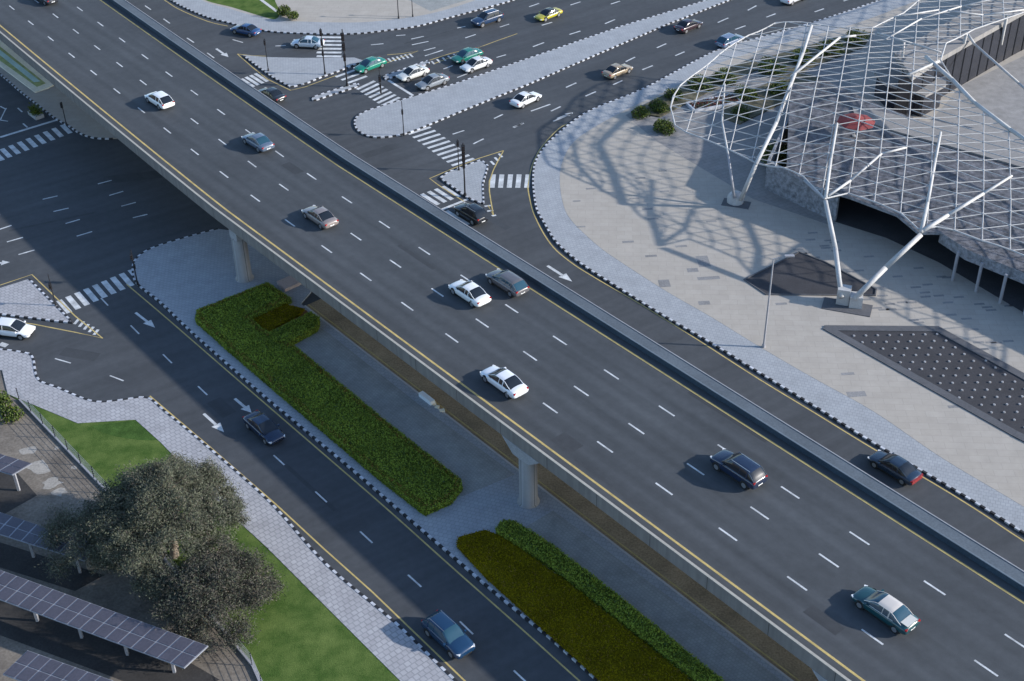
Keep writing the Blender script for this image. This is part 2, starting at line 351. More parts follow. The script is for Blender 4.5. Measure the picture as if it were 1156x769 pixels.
# left pavements
k4 = g((-60, 392), (0, 395.6), (26, 399), (37, 404), (43, 429), (65, 438.5), (104, 454), (135, 453), (166, 450), (187, 466), (234, 505), (305, 568), (368, 638), (446, 704), (513.5, 769), (590, 835))
i4 = g((-60, 415), (2.6, 419), (9, 446), (88, 479), (153, 475), (182, 501), (252, 574), (300, 618), (451, 769), (510, 830))
pavement('pavement', smoothline(k4, 4)+i4[::-1], M['paver2'], kerb=smoothline(k4, 4))
mb = MB(); mb.prism([at(9, 446)]+i4[3:]+g((320, 830), (285, 752), (200, 648), (122, 557), (25, 455)), -.02, .11); tag(mb.build('lawn', M['grass']), kind='structure')
mb = MB(); mb.prism(i4[:3]+g((25, 455), (122, 557), (200, 648), (285, 752), (320, 830), (200, 900), (-100, 900), (-160, 415)), -.02, .06); tag(mb.build('yard', M['dirt']), kind='structure')

# pavement beside the flyover, top left
k5 = smoothline(g((-60, 35), (0, 84), (22, 103), (45, 121), (62, 134), (78, 143), (90, 151), (104, 156), (120, 157.5), (131, 157)))
pavement('pavement', k5+[at(152, 152), fl(-60, -1, 0), fl(-110, 3, 0)], M['plaza'], kerb=k5)
mb = MB(); z5 = .16
def ring(pts, m_, zz): mb.prism(g(*pts), .1, zz, m_)
ring([(-60, 8), (0, 46), (62, 97), (55, 101), (40, 106), (0, 76), (-60, 28)], 0, .24)
ring([(-60, 13), (0, 54), (52, 96), (42, 100), (0, 70), (-60, 25)], 1, .27)
ring([(-60, 15), (0, 58), (46, 94), (39, 95), (0, 64), (-60, 22)], 2, .30)
q = mb.build('pool_garden', [M['beige'], M['greenbed'], M['pool']]); tag(q, 'narrow beige stone bed with green planting and turquoise strip beside the flyover', 'garden bed')

mb = MB(); mb.poly([p+Vector((0, 0, .116)) for p in smoothline(g((104, 482), (125, 479), (150, 476), (158, 477), (170, 487), (178, 497), (160, 498), (132, 494), (112, 488)))]); tag(mb.build('lawn', mat('darker_lawn_patch', (.04, .085, .018), .95, var=.3, scale=2, c2=(.07, .13, .03), bump=.6, spec=.08)), kind='structure')
# ------------------------------------------------------------------ markings
mw = MB(); my = MB()
def dash(x0, y0, x1, y1, wd=.16, z=.006): mw.strip([at(x0, y0, z), at(x1, y1, z)], wd)
def zz(ox, oy, lst, wd=.16, z=.006):
    for a in lst: dash(ox+a[0]/3.847, oy+a[1]/3.847, ox+a[2]/3.847, oy+a[3]/3.847, wd, z)
zz(290, 0, [(495, 195, 550, 190), (605, 155, 645, 152), (670, 170, 725, 158), (673, 195, 745, 180), (725, 220, 775, 207), (730, 243, 808, 218), (870, 122, 905, 115), (905, 165, 950, 150), (1055, 118, 1095, 105), (1040, 250, 1082, 238), (80, 200, 125, 198), (810, 300, 850, 285), (870, 337, 915, 320), (850, 583, 900, 567), (940, 625, 985, 603), (1030, 515, 1068, 497), (1115, 555, 1154, 535)], .22)
zz(570, 0, [(105, 30, 148, 15), (160, 110, 205, 97), (285, 22, 328, 8), (460, 18, 500, 5), (435, 103, 478, 85), (280, 150, 328, 135), (122, 203, 170, 185), (265, 380, 310, 360), (350, 418, 395, 398), (35, 553, 82, 535), (113, 483, 197, 453), (210, 527, 293, 492), (200, 483, 242, 463), (470, 368, 510, 350), (525, 268, 565, 248), (597, 303, 642, 285), (660, 208, 700, 190), (740, 242, 780, 225), (925, 98, 970, 78), (1000, 128, 1045, 112), (1055, 45, 1092, 25)], .24)
zz(856, 0, [(35, 75, 75, 60), (245, 52, 285, 38), (370, 5, 400, -5)], .24)
zz(0, 0, [(630, 25, 655, 42), (710, 82, 738, 102), (812, 165, 842, 185), (900, 230, 930, 252), (1010, 172, 1055, 185)], .2)
zz(0, 190, [(185, 135, 250, 120), (232, 188, 298, 173), (285, 240, 347, 222), (333, 295, 400, 275), (425, 68, 485, 52), (475, 118, 535, 100), (527, 165, 590, 148), (577, 215, 640, 200), (-10, 268, 50, 248), (30, 320, 100, 300), (80, 375, 150, 355), (-60, 215, 0, 200)], .2)
for x0, y0, x1, y1 in ((62, 404.8, 80, 410), (124, 424, 139.5, 430), (114, 336.5, 122, 345), (147.5, 367.5, 157, 377), (184, 400, 194, 410), (223.5, 436, 234, 446), (309, 514, 321, 525), (356, 555, 369, 567), (406.5, 600, 420.5, 613), (460.5, 649, 475.5, 662.5), (519, 701.5, 534, 716), (580, 757, 594, 770), (0, 42+94, 7, 122)):
    dash(x0, y0, x1, y1, .15)
for x0, y0, x1, y1 in ((0, 120, 7, 123.5), (20, 122, 25, 126.5), (26, 139.5, 31, 144), (0, 135.5, 9, 137)): dash(x0, y0, x1, y1, .2)
# stop lines
dash(0, 155, 69, 134, .45); dash(499, 236.5, 529, 224.5, .4); dash(434, 88, 468, 109, .4); dash(503, 238.5, 528, 254, .75); dash(0, 388, 8, 390.5, .6)
def bars(x0, y0, x1, y1, n, vx, vy, wd, z=.006):        # zebra: n bars between two points, each along (vx,vy)
    for i in range(n):
        t = i/(n-1); x = x0+(x1-x0)*t; y = y0+(y1-y0)*t
        dash(x, y, x+vx, y+vy, wd, z)
def pbars(lst, wd):
    for x0, y0, x1, y1 in lst: dash(x0, y0, x1, y1, wd)
bars(66.5, 331+8, 147, 301.5+3, 9, 12, 14, .62)
bars(2, 162+6, 70, 139+2, 8, 9.5, 9.5, .62); dash(-6, 172, 3, 181, .62)
bars(476, 217+2, 499.5, 209+1.5, 4, 19, 12, .55)
for x in (556.5, 566, 575.8, 585.5, 595.5): dash(x+.6, 197, x-1, 212, .6)
bars(461, 151.5, 510, 187, 10, 25, -8, .48)
bars(379, 87, 392, 94, 3, 22, -8, .5)
bars(403, 101, 431, 119.5, 7, 20, -9.5, .5)
for i in range(7): dash(357.5, 42+i*4.3, 385.5, 42.3+i*4.3, .62)
bars(272.5, 89, 288, 83, 4, 14, 9, .5)
def arrow(x0, y0, x1, y1, z=.006, wd=.25, hw=.75):
    a, b = at(x0, y0, z), at(x1, y1, z); d = (b-a).normalized(); nn = Vector((-d.y, d.x, 0)); L = (b-a).length
    mw.strip([a, a+d*L*.62], wd); c = a+d*L*.6
    mw.add([c-nn*hw/2, b, c+nn*hw/2], [(0, 1, 2)])
arrow(153, 353, 175, 370, wd=.28, hw=.95); arrow(230, 467, 253, 488, wd=.28, hw=.95); arrow(265, 450, 284, 466, wd=.28, hw=.95)
arrow(618, 300, 646, 318, wd=.35, hw=1.1); arrow(629, 134, 647, 127, wd=.3, hw=.9); arrow(244, 55, 258, 64.5, wd=.35, hw=1); arrow(-12, 298, 11, 296, wd=.3, hw=1)
# hatched noses
bars(84, 366, 106, 378, 5, 5, -6, .32); bars(554, 182, 563, 173.5, 3, 4, 4, .3); bars(547, 233, 553, 244, 3, 7, -1, .3)
bars(438, 66, 462, 60.5, 6, 4, 4, .28); bars(487, 69, 512, 61, 5, 3.5, 3.5, .28)
def yl(*pts, wd=.14, z=.008, sm=True):
    p = g(*pts, z=z); my.strip(smoothline(p) if sm else p, wd)
yl((640, 140), (630, 146), (613, 164), (604, 179), (599.3, 192), (597, 205), (596.5, 216), (604, 244.6), (622, 276), (645, 296.6), (674, 315), (715.6, 339), (767.6, 371), (796, 389), (856, 427.5), (921, 467), (983, 505), (1051, 544), (1103, 576), (1156, 611), (1300, 703))
yl((143, 321), (182, 354), (223.6, 390), (290, 447.6), (360, 508), (435.6, 573.5), (511, 641), (590, 711), (641, 757), (720, 828))
yl((169, 447), (235, 503), (311, 569), (365, 619), (420, 668), (525, 769), (600, 842), sm=False)
yl((150, -25), (187, 1), (203, 11), (234, 24), (257, 29.5))
yl((-60, 334), (0, 322), (36, 310), (60, 333), (85, 357), (116, 382), (84, 375), (38, 366), (0, 361), (-60, 353), sm=False)
yl((568.5, 170), (540, 179), (512, 190), (485, 201.5), (495, 209), (515, 222), (524, 227.5), sm=False)
yl((568.5, 170), (562, 182), (557, 192), (552.5, 205), (552.5, 216), (554, 226), (557, 243), (551, 232), sm=False)
yl((268, 61), (285, 76), (302, 89.5), (328, 102), (345, 98), (365, 90.5), (380, 85), sm=False)
yl((268, 61), (285, 63), (300, 63.5), sm=False)
yl((437, 62), (455, 60.5), (472, 57.5), (455, 64), (437, 71), sm=False); yl((545, 52), (564, 45), (584, 38), sm=False); yl((485, 68), (510, 60), (545, 52), (512, 63.5), (490, 72), sm=False)
yl((246, 261.5), (213.6, 270.5), (172, 284), (151, 297), wd=.1)
my.strip([fl(s, -5.5, .012) for s in (12, 130)], .13)
# flyover markings
for k in range(-19, 18):
    for r in (1, 2, 3):
        s = k*PD; mw.strip([fl(s-.95, (r-2)*LW, HD+.006), fl(s+.95, (r-2)*LW, HD+.006)], .16)
ss = [-140+4*i for i in range(70)]
for n in (-7.3, 7.3): my.strip([fl(s, n, HD+.006) for s in ss], .2)
pt = MB(); rnd = random.Random(99)
for (x, y, a, b_, r) in ((330, 190, 3, 1.2, AZ), (470, 290, 6, .5, AZ), (640, 500, 2.4, 1.6, AZ), (820, 470, 9, .35, AZ), (560, 250, 4, .8, AZ), (930, 700, 3, 1.1, AZ), (705, 560, 12, .2, AZ)):
    p = at(x, y, HD+.003); ca, sa = math.cos(r), math.sin(r)
    pt.poly([(p.x+dx*ca-dy*sa, p.y+dx*sa+dy*ca, HD+.003) for dx, dy in ((-a/2, -b_/2), (a/2, -b_/2), (a/2, b_/2), (-a/2, b_/2))])
for (x, y, a, b_, r) in ((150, 200, 7, 2, .2), (430, 170, 5, 1.5, .6), (640, 60, 9, .5, R(33)), (560, 95, 3, 2, R(33)), (90, 400, 4, 1.4, -.3), (350, 550, 8, .4, AZ), (250, 460, 3, 1.5, AZ), (700, 330, 6, .5, AZ), (490, 40, 10, .4, R(33)), (60, 250, 10, .4, .4)):
    p = at(x, y, .003); ca, sa = math.cos(r), math.sin(r)
    pt.poly([(p.x+dx*ca-dy*sa, p.y+dx*sa+dy*ca, .003) for dx, dy in ((-a/2, -b_/2), (a/2, -b_/2), (a/2, b_/2), (-a/2, b_/2))])
tag(pt.build('road_repair_patches', asphalt('patched_asphalt', (.048, .051, .055))), kind='structure')
tag(mw.build('road_markings', M['white']), kind='structure'); tag(my.build('yellow_road_markings', M['yellow']), kind='structure')

# ------------------------------------------------------------------ flyover
fy = thing('flyover', fl(0, 0, 0), 0, 'long four lane concrete flyover crossing the whole picture above the junction', 'flyover')
inv = Matrix.Translation(-Vector(fy.location))
def prof_sweep(name, prof, m_, s_list, closed=True):
    mb = MB(); n = len(prof); vs_ = []
    for s in s_list:
        for (a, z) in prof: vs_.append(inv @ fl(s, a, z))
    fs = []
    for i in range(len(s_list)-1):
        for j in range(n if closed else n-1):
            k = (j+1) % n; fs.append((i*n+j, i*n+k, (i+1)*n+k, (i+1)*n+j))
    fs += [tuple(range(n))[::-1], tuple((len(s_list)-1)*n+j for j in range(n))]
    mb.add(vs_, fs); return mb.build(name, m_, fy)
prof_sweep('deck_surface', [(-8.5, 6.9), (8.2, 6.9), (8.2, 7.0), (-8.5, 7.0)], M['deckasphalt'], ss)
prof_sweep('deck_slab', [(-8.45, 6.62), (9.65, 6.62), (9.65, 6.898), (-8.45, 6.898)], M['concrete'], ss)
prof_sweep('girder', [(-6.2, 5.3), (7.4, 5.3), (8.2, 6.618), (-7.2, 6.618)], M['concrete'], ss)
prof_sweep('parapet', [(-8.82, 6.55), (-8.48, 6.55), (-8.5, 7.2), (-8.62, 7.9), (-8.85, 7.9)], M['fascia'], ss)
prof_sweep('coping', [(-8.88, 7.902), (-8.66, 7.902), (-8.66, 7.95), (-8.88, 7.95)], mat('pale_coping', (.34, .32, .28), .8, var=.1), ss)
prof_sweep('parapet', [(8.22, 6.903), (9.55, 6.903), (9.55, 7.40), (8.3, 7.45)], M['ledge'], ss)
prof_sweep('coping', [(9.56, 6.6), (9.67, 6.6), (9.67, 7.45), (9.56, 7.45)], mat('grey_lip', (.27, .27, .28), .8, var=.1), ss)
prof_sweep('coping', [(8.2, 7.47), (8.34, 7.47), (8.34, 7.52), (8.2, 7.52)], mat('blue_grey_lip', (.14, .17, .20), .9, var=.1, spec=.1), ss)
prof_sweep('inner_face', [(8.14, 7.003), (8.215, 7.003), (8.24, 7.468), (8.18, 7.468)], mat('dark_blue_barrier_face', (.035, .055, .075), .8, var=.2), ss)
# joints across the parapet face
# columns
def column(s, lab, cap=True):
    b = fl(s, -8.0, 0)
    t = thing('flyover_column', b, AZ, lab, 'column', 'concrete columns carrying the flyover')
    mb = MB(); mb.lathe((0, 0, 0), [(1.0, .05), (1.0, .2), (.82, .24), (.80, 5.5 if cap else 5.28)], 28); mb.build('shaft', M['shaft'], t, True)
    if cap:
        mb = MB()
        pr = [(-1.0, 5.4), (1.0, 5.4), (2.4, 6.55), (-2.4, 6.55)]
        vs_ = [(x, -.86, z) for x, z in pr]+[(x, 4.0, z) for x, z in pr]
        mb.add(vs_, [(0, 1, 2, 3), (7, 6, 5, 4), (0, 4, 5, 1), (1, 5, 6, 2), (2, 6, 7, 3), (3, 7, 4, 0)]); mb.build('crosshead', M['concrete'], t)
    else:
        mb = MB(); mb.box((0, .3, 5.95), 1.5, 1.8, 1.3); mb.build('crosshead', M['concrete'], t)
    return t
column(50.6, 'round concrete column beside the olive planting bed under the flyover')
column(3.3, 'round concrete column on the blue grey paving at the junction corner', False)
column(84.5, 'flyover column with its crosshead at the bottom edge of the photo')

mb = MB(); mb.prism([at(*p) for p in ((313, 322), (328, 315.5), (341, 322.5), (322, 331))], 0, .5); tag(mb.build('ramp_end_wall', M['pinkcon']), 'pinkish concrete block at the end of the brown lane under the flyover', 'wall')
mb = MB(); c = at(482, 453); mb.box((c.x, c.y, .32), 1.9, .5, .55, AZ); mb.box((c.x, c.y, .06), 2.0, .75, .12, AZ)
tag(mb.build('road_barrier', mat('white_barrier_paint', (.8, .8, .78), .7, var=.05)), 'white concrete barrier block lying on the yellow line beside the brown lane', 'barrier')
for i, (x, y, a) in enumerate(((489, 457, .55), (493.5, 461, .4), (499, 465, .5))):
    c = at(x, y); mb = MB(); mb.box((c.x, c.y, .12), a, .35, .24, random.random()*3)
    tag(mb.build('concrete_rubble', M['beige']), ['largest pale rubble piece right next to the white barrier block', 'smallest middle rubble piece behind the white barrier block', 'rubble piece farthest from the white barrier block'][i], 'rubble', 'rubble by the barrier')

# ------------------------------------------------------------------ foliage
def leafcloud(name, pts, size, mats, parent=None, seed=1, flat=.0, weights=None, slim=.28):
    rnd = random.Random(seed); v = []; f = []; fm = []
    for p in pts:
        s = size*rnd.uniform(.6, 1.4)
        a = Vector((rnd.gauss(0, 1), rnd.gauss(0, 1), rnd.gauss(0, 1))).normalized()
        if flat: a = (a*(1-flat)+Vector((rnd.gauss(0, .3), rnd.gauss(0, .3), 1))*flat).normalized()
        u = a.orthogonal().normalized(); u.rotate(Matrix.Rotation(rnd.uniform(0, 6.28), 3, a)); w_ = a.cross(u)
        b = len(v)
        v += [p-u*s*.5, p+w_*s*slim, p+u*s*.5, p-w_*s*slim]
        f.append((b, b+1, b+2, b+3)); fm.append(rnd.choices(range(len(mats)), weights)[0] if weights else rnd.randrange(len(mats)))
    return mesh_obj(name, v, f, mats, parent, fm)
def inpoly(x, y, P):
    c = False; j = len(P)-1
    for i in range(len(P)):
        if (P[i][1] > y) != (P[j][1] > y) and x < (P[j][0]-P[i][0])*(y-P[i][1])/(P[j][1]-P[i][1])+P[i][0]: c = not c
        j = i
    return c
def edist(x, y, P):
    d = 1e9; q = Vector((x, y, 0))
    for i in range(len(P)):
        a, b = P[i-1], P[i]; ab = b-a; t = max(0, min(1, (q-a).dot(ab)/ab.dot(ab))); d = min(d, (a+ab*t-q).length)
    return d
def hedge(name, outline, h, dens, size, mats, weights, label, cat, seed, edge=None, core=.8):
    P = [Vector((p.x, p.y, 0)) for p in outline]
    c0 = sum(P, Vector())/len(P)
    t = thing(name, (c0.x, c0.y, .14), 0, label, cat)
    Q = [p-c0 for p in P]
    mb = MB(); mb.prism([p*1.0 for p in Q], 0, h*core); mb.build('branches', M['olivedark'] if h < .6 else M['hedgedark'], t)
    rnd = random.Random(seed); x0 = min(p.x for p in Q); x1 = max(p.x for p in Q); y0 = min(p.y for p in Q); y1 = max(p.y for p in Q)
    pts = []; ep = []
    for _ in range(int((x1-x0)*(y1-y0)*dens)):
        x, y = rnd.uniform(x0, x1), rnd.uniform(y0, y1)
        if not inpoly(x, y, Q): continue
        e = edist(x, y, Q); nz = noise.noise(Vector((x*.9, y*.9, seed)))*.12
        z = h*(.82+nz)+rnd.uniform(0, .18)*h
        if e < .25: z *= .85+.6*e
        (ep if edge and e < edge and rnd.random() < .8 else pts).append(Vector((x, y, z)))
    for i in range(len(Q)):                     # sides
        a, b = Q[i-1], Q[i]; L = (b-a).length; nn = Vector(((b-a).y, -(b-a).x, 0)).normalized()
        for _ in range(int(L*h*dens*1.4)):
            p = a.lerp(b, rnd.random())+nn*rnd.uniform(-.1, .1); p.z = rnd.uniform(0, h*.95); pts.append(p)
    leafcloud('foliage', pts, size, mats, t, seed, .3, weights)
    if ep: leafcloud('foliage_edge', ep, size, [M['hedgebrown'], M['hedge'], M['hedgedark']], t, seed+1, .3, [5, 4, 2])
    return t
hz1 = .55
h1 = g((222, 366), (224, 357), (262, 342), (302, 326), (329, 344), (322, 347), (283, 365), (296, 378), (335, 399), (440, 486), (520, 549), (521, 556), (509, 571), (480, 584), (430, 545), (330, 460), (260, 400))
hedge('hedge', h1, .8, 150, .17, [M['hedge'], M['shrubleaf']], [10, 2], 'long trimmed green hedge bed with a reddish edge beside the lower road', 'hedge', 3, edge=.55)
mb = MB(); mb.prism(g((284, 364), (322, 347), (346, 352), (358, 366), (320, 382)), .1, .2); tag(mb.build('soil_bed', M['soil']), kind='structure')
hs = g((282, 365), (322, 347), (344, 352), (340, 358), (312, 372), (303, 380))
hedge('low_planting', hs, .35, 60, .18, [M['olive'], M['hedgebrown']], [6, 1], 'brownish low planting patch inside the bend of the green hedge', 'planting', 5)
hh = g((306, 384), (352, 361), (361, 367), (359, 376), (328, 393), (312, 393))
hedge('hedge', hh, 1.0, 150, .17, [M['hedge'], M['shrubleaf']], [8, 2], 'short green hedge piece beside the brownish soil patch', 'hedge', 6)
h2 = g((516, 619), (518, 611), (548, 603), (570, 612), (640, 662), (720, 725), (800, 790), (835, 818), (740, 826), (674, 768), (600, 701), (550, 656))
hedge('ground_cover', h2, .45, 130, .14, [M['olive'], M['hedgebrown']], [10, 1], 'olive brown ground cover bed beside the black and white kerb', 'planting', 7)
h3 = g((560, 606), (568, 597), (582, 598), (625, 626), (700, 684), (790, 758), (870, 822), (850, 826), (775, 765), (690, 697), (620, 643), (575, 615))
hedge('hedge', h3, 1.0, 150, .17, [M['hedge'], M['shrubleaf']], [9, 1.5], 'narrow bright green hedge row behind the olive ground cover bed', 'hedge', 8)

def shrub(x, y, r, h, lab, seed, mats=None, z=.15):
    b = at(x, y, z); t = thing('shrub', b, 0, lab, 'shrub'); rnd = random.Random(seed); mb = MB()
    for i in range(5):
        a = rnd.uniform(0, 6.28); mb.tube((0, 0, 0), (math.cos(a)*r*.5, math.sin(a)*r*.5, h*.7), .05, 5, .02)
    mb.build('stem', M['bark'], t)
    pts = []; bl = [(Vector((rnd.uniform(-.5, .5)*r, rnd.uniform(-.5, .5)*r, h*rnd.uniform(.4, .7))), r*rnd.uniform(.4, .65)) for _ in range(8)]
    for c, q in bl:
        for _ in range(int(260*q*q)+60):
            d = Vector((rnd.gauss(0, 1), rnd.gauss(0, 1), rnd.gauss(0, .75))).normalized()*q*rnd.uniform(.55, 1.05)
            p = c+d
            if p.z > .03: pts.append(p)
    leafcloud('foliage', pts, .24, mats or [M['shrubleaf'], M['hedgedark'], M['treeleafbrown']], t, seed, 0, [6, 2, 1])
def ptree(x, y, parts, trunk_h, lab, seed, leaf=.20, dens=520, kind='tree', mats=None, wts=(6, 4, 2)):
    """parts: crown clumps as (dx,dy,z,r)"""
    b = at(x, y, .06); t = thing(kind, b, 0, lab, 'tree'); rnd = random.Random(seed)
    tk = MB(); tk.tube((0, 0, 0), (.15, .1, trunk_h*.5), .42, 10, .33, cap=False); tk.tube((.15, .1, trunk_h*.5), (.05, .2, trunk_h), .33, 10, .26); tk.build('trunk', M['bark'], t, True)
    lb = MB(); pts = []
    for (dx, dy, z, r) in parts:
        c = Vector((dx, dy, z)); mid = Vector((dx*.45, dy*.45, trunk_h+(z-trunk_h)*.35))
        lb.tube((.05, .2, trunk_h*.9), mid, .2, 7, .13); lb.tube(mid, c, .13, 6, .05)
        tips = []
        for _ in range(int(9+r*6)):
            d = Vector((rnd.gauss(0, 1), rnd.gauss(0, 1), rnd.gauss(.15, .8))).normalized()
            e = c+Vector((d.x*r, d.y*r, d.z*r*.8))*rnd.uniform(.5, 1.25); lb.tube(c.lerp(e, .1), e, .035, 4, .012, cap=False); tips.append(e)
        for e in tips:                       # feathery sprays at each twig end
            rr = rnd.uniform(.4, 1.25)
            for _ in range(int(dens*rr)):
                q = Vector((rnd.gauss(0, .42), rnd.gauss(0, .42), rnd.gauss(0, .32)))*rr; pts.append(e+q)
    lb.build('limbs', M['bark'], t, True)
    leafcloud('crown', pts, leaf, mats or [M['treeleaf'], M['treeleaf2'], M['treeleafbrown']], t, seed, 0, wts, slim=.13)
def cl(rng, n, rx, ry, z0, z1, r0, r1):
    rnd = random.Random(rng); out = []
    for i in range(n):
        a = i*2.4+rnd.uniform(-.3, .3); q = math.sqrt((i+.5)/n)
        out.append((math.cos(a)*rx*q, math.sin(a)*ry*q, z1-(z1-z0)*q*q+rnd.uniform(-.4, .4), rnd.uniform(r0, r1)))
    return out
ptree(197, 628, cl(11, 26, 5.2, 6.0, 3.0, 7.4, 1.2, 1.9), 2.4, 'large grey green spreading tree behind the yard fence', 21, kind='ghaf_tree')
ptree(103, 640, cl(12, 10, 3.3, 3.6, 2.2, 4.6, .8, 1.4), 1.8, 'smaller sparse grey green tree left of the large tree', 22, kind='ghaf_tree', dens=170)
ptree(247, 694, cl(13, 22, 4.2, 4.6, 1.6, 4.6, .9, 1.6), 1.5, 'dark brownish tree right of the solar carport end', 23, kind='ghaf_tree', dens=260, mats=[M['treeleaf2'], M['treeleafdark'], M['treeleafbrown']], wts=(4, 5, 2))

for i, a in enumerate(((751, 148, 1.6, .9, 'dark round shrub on the plaza left of the canopy tip'), (742, 124, 1.5, 1.0, 'green shrub in the bed just above the round dark shrub'), (722, 131, 1.3, 1.0, 'low grey shrub at the corner of the planting bed'), (869, 185, 2.3, 2.2, 'round green tree-like shrub by the canopy strut'), (790, 100, 1.8, 1.2, 'shrub under the canopy beside the red flowers'), (815, 92, 1.8, 1.2, 'green shrub in the long bed under the canopy edge'), (872, 82, 2.0, 1.3, 'wide shrub in the upper bed behind the canopy strut'), (905, 70, 1.9, 1.3, 'dark shrub in the upper bed under the canopy rim'), (842, 110, 1.8, 1.0, 'low olive shrub in the middle bed below the canopy'), (880, 104, 1.8, 1.0, 'low brownish shrub in the middle bed near the pavilion roof'), (935, 60, 1.9, 1.4, 'shrub in the bed near the top rim of the canopy'), (835, 133, 1.4, .9, 'small dark shrub at the lower end of the middle bed'), (965, 48, 1.8, 1.3, 'shrub at the right end of the upper bed'), (322, 17, 1.2, 1.4, 'shrub at the corner of the lawn by the far pavement'), (330, 22, 1.0, 1.3, 'thin brown shrub beside the far pavement kerb'), (760, 112, 1.4, 1.1, 'shrub by the curved left rim of the canopy'), (14, 470, 1.3, .8, 'dark shrub by the yard fence corner'), (3, 458, 1.2, .8, 'shrub at the left edge of the photo by the pale pavement'))):
    shrub(*a, 40+i)
mb = MB()
for P in (((712, 128), (762, 103), (850, 68), (860, 78), (795, 108), (745, 134)), ((815, 118), (900, 82), (925, 88), (920, 100), (835, 142), (818, 136)), ((862, 68), (960, 40), (985, 38), (975, 55), (900, 84), (865, 84))):
    mb.prism(g(*P), .1, .3)
tag(mb.build('planting_bed', mat('dry_ground_cover', (.085, .085, .045), .95, var=.45, scale=3, c2=(.17, .15, .10))), kind='structure')

# ------------------------------------------------------------------ solar carports
def carport(P, zf, nx, lab, ny=2, zb=None):
    """P: left-front, right-front, right-back, left-back as photo positions at roof height"""
    A = [at(P[0][0], P[0][1], zf), at(P[1][0], P[1][1], zf), at(P[2][0], P[2][1], zb or zf), at(P[3][0], P[3][1], zb or zf)]
    c = sum(A, Vector())/4; c.z = .06
    t = thing('solar_carport', c, 0, lab, 'carport', 'solar carports in the yard')
    A = [a-c for a in A]
    def Q(u, v, dz=0): p = A[0].lerp(A[1], u).lerp(A[3].lerp(A[2], u), v); p.z += dz; return p
    mb = MB()
    vs_ = [Q(u, v, dz) for dz in (-.12, -.02) for u, v in ((0, 0), (1, 0), (1, 1), (0, 1))]
    mb.add(vs_, [(3, 2, 1, 0), (4, 5, 6, 7), (0, 1, 5, 4), (1, 2, 6, 5), (2, 3, 7, 6), (3, 0, 4, 7)]); mb.build('roof_frame', M['panelframe'], t)
    gu, gv = .035/nx*1.0, .03
    for i in range(nx):
        for j in range(ny):
            u0, u1 = (i+.06)/nx, (i+.94)/nx; v0, v1 = (j+.04)/ny, (j+.96)/ny
            mb = MB(); vs_ = [Q(u, v, dz) for dz in (-.018, .02) for u, v in ((u0, v0), (u1, v0), (u1, v1), (u0, v1))]
            mb.add(vs_, [(3, 2, 1, 0), (4, 5, 6, 7), (0, 1, 5, 4), (1, 2, 6, 5), (2, 3, 7, 6), (3, 0, 4, 7)])
            mb.build('solar_panel', M['solar'], t)
    k = max(2, nx//4+1)
    for i in range(k):
        u = .08+.84*i/(k-1)
        mb = MB(); p = Q(u, .5, -.13); mb.box((p.x, p.y, (p.z)/2), .22, .22, p.z, 0); mb.build('post', M['steelgrey'], t)
M['panelframe'] = mat('dull_aluminium_frame', (.26, .27, .30), .7, var=.1)
M['solar'] = mat('solar_cell_glass', (.075, .07, .085), .3, var=.15, scale=1, spec=.5, coat=.3)
carport(((-130, 494), (14, 536), (36, 523), (-108, 480)), 2.8, 10, 'small solar carport roof end at the left edge of the photo', zb=3.1)
carport(((-150, 556), (95, 633), (112, 616), (-130, 534)), 2.8, 18, 'solar carport partly hidden below the left tree', zb=3.1)
carport(((-150, 621), (208, 754), (235, 729), (-124, 598)), 2.8, 26, 'long solar carport in front with its right end free', zb=3.1)
carport(((3, 761), (170, 823), (200, 794), (31, 734)), 2.8, 12, 'solar carport cut off by the bottom edge of the photo', zb=3.1)

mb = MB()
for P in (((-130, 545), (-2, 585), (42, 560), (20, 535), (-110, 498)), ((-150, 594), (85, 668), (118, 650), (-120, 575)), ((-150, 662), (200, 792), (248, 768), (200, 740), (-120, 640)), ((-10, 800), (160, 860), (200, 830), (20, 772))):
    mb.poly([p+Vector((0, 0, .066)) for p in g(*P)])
tag(mb.build('carport_shade', mat('painted_carport_shade', (.035, .033, .032), .9, var=.25)), kind='structure')  # dark sheets paint the shade below the carport roofs onto the yard
# yard fence
fpts = [at(*p, .08) for p in ((22, 452), (122, 557), (200, 648), (285, 752), (320, 830))]
t = thing('yard_fence', fpts[0], 0, 'thin dark wire fence between the lawn and the brown yard', 'fence')
fp = dense(fpts, 2.4); mb = MB(); mr = MB()
for i, p in enumerate(fp):
    q = p-fpts[0]; pm = MB(); pm.box((q.x, q.y, .75), .07, .07, 1.5); pm.build('post', M['blackmetal'], t)
    if i:
        a = fp[i-1]-fpts[0]
        for z in (.1, .35, .6, .85, 1.1, 1.38): mr.tube((a.x, a.y, z), (q.x, q.y, z), .018, 4, cap=False)
        mr.box(((a.x+q.x)/2, (a.y+q.y)/2, .09), (q-a).length, .18, .2, math.atan2((q-a).y, (q-a).x))
mr.build('rail', M['steelgrey'], t)
mb = MB(); rnd = random.Random(4)
for (x, y, r) in ((34, 508, 1.0), (45, 528, 1.3), (58, 545, 1.1), (66, 556, .8), (6, 466, 1.0), (64, 506, .35), (84, 528, .35)):
    c = at(x, y, .07); mb.poly([(c.x+math.cos(a)*r*q, c.y+math.sin(a)*r*q*.8, .072) for a, q in ((k*.524, rnd.uniform(.5, 1.1)) for k in range(12))])
tag(mb.build('sand_patches', M['beige0']), kind='structure')

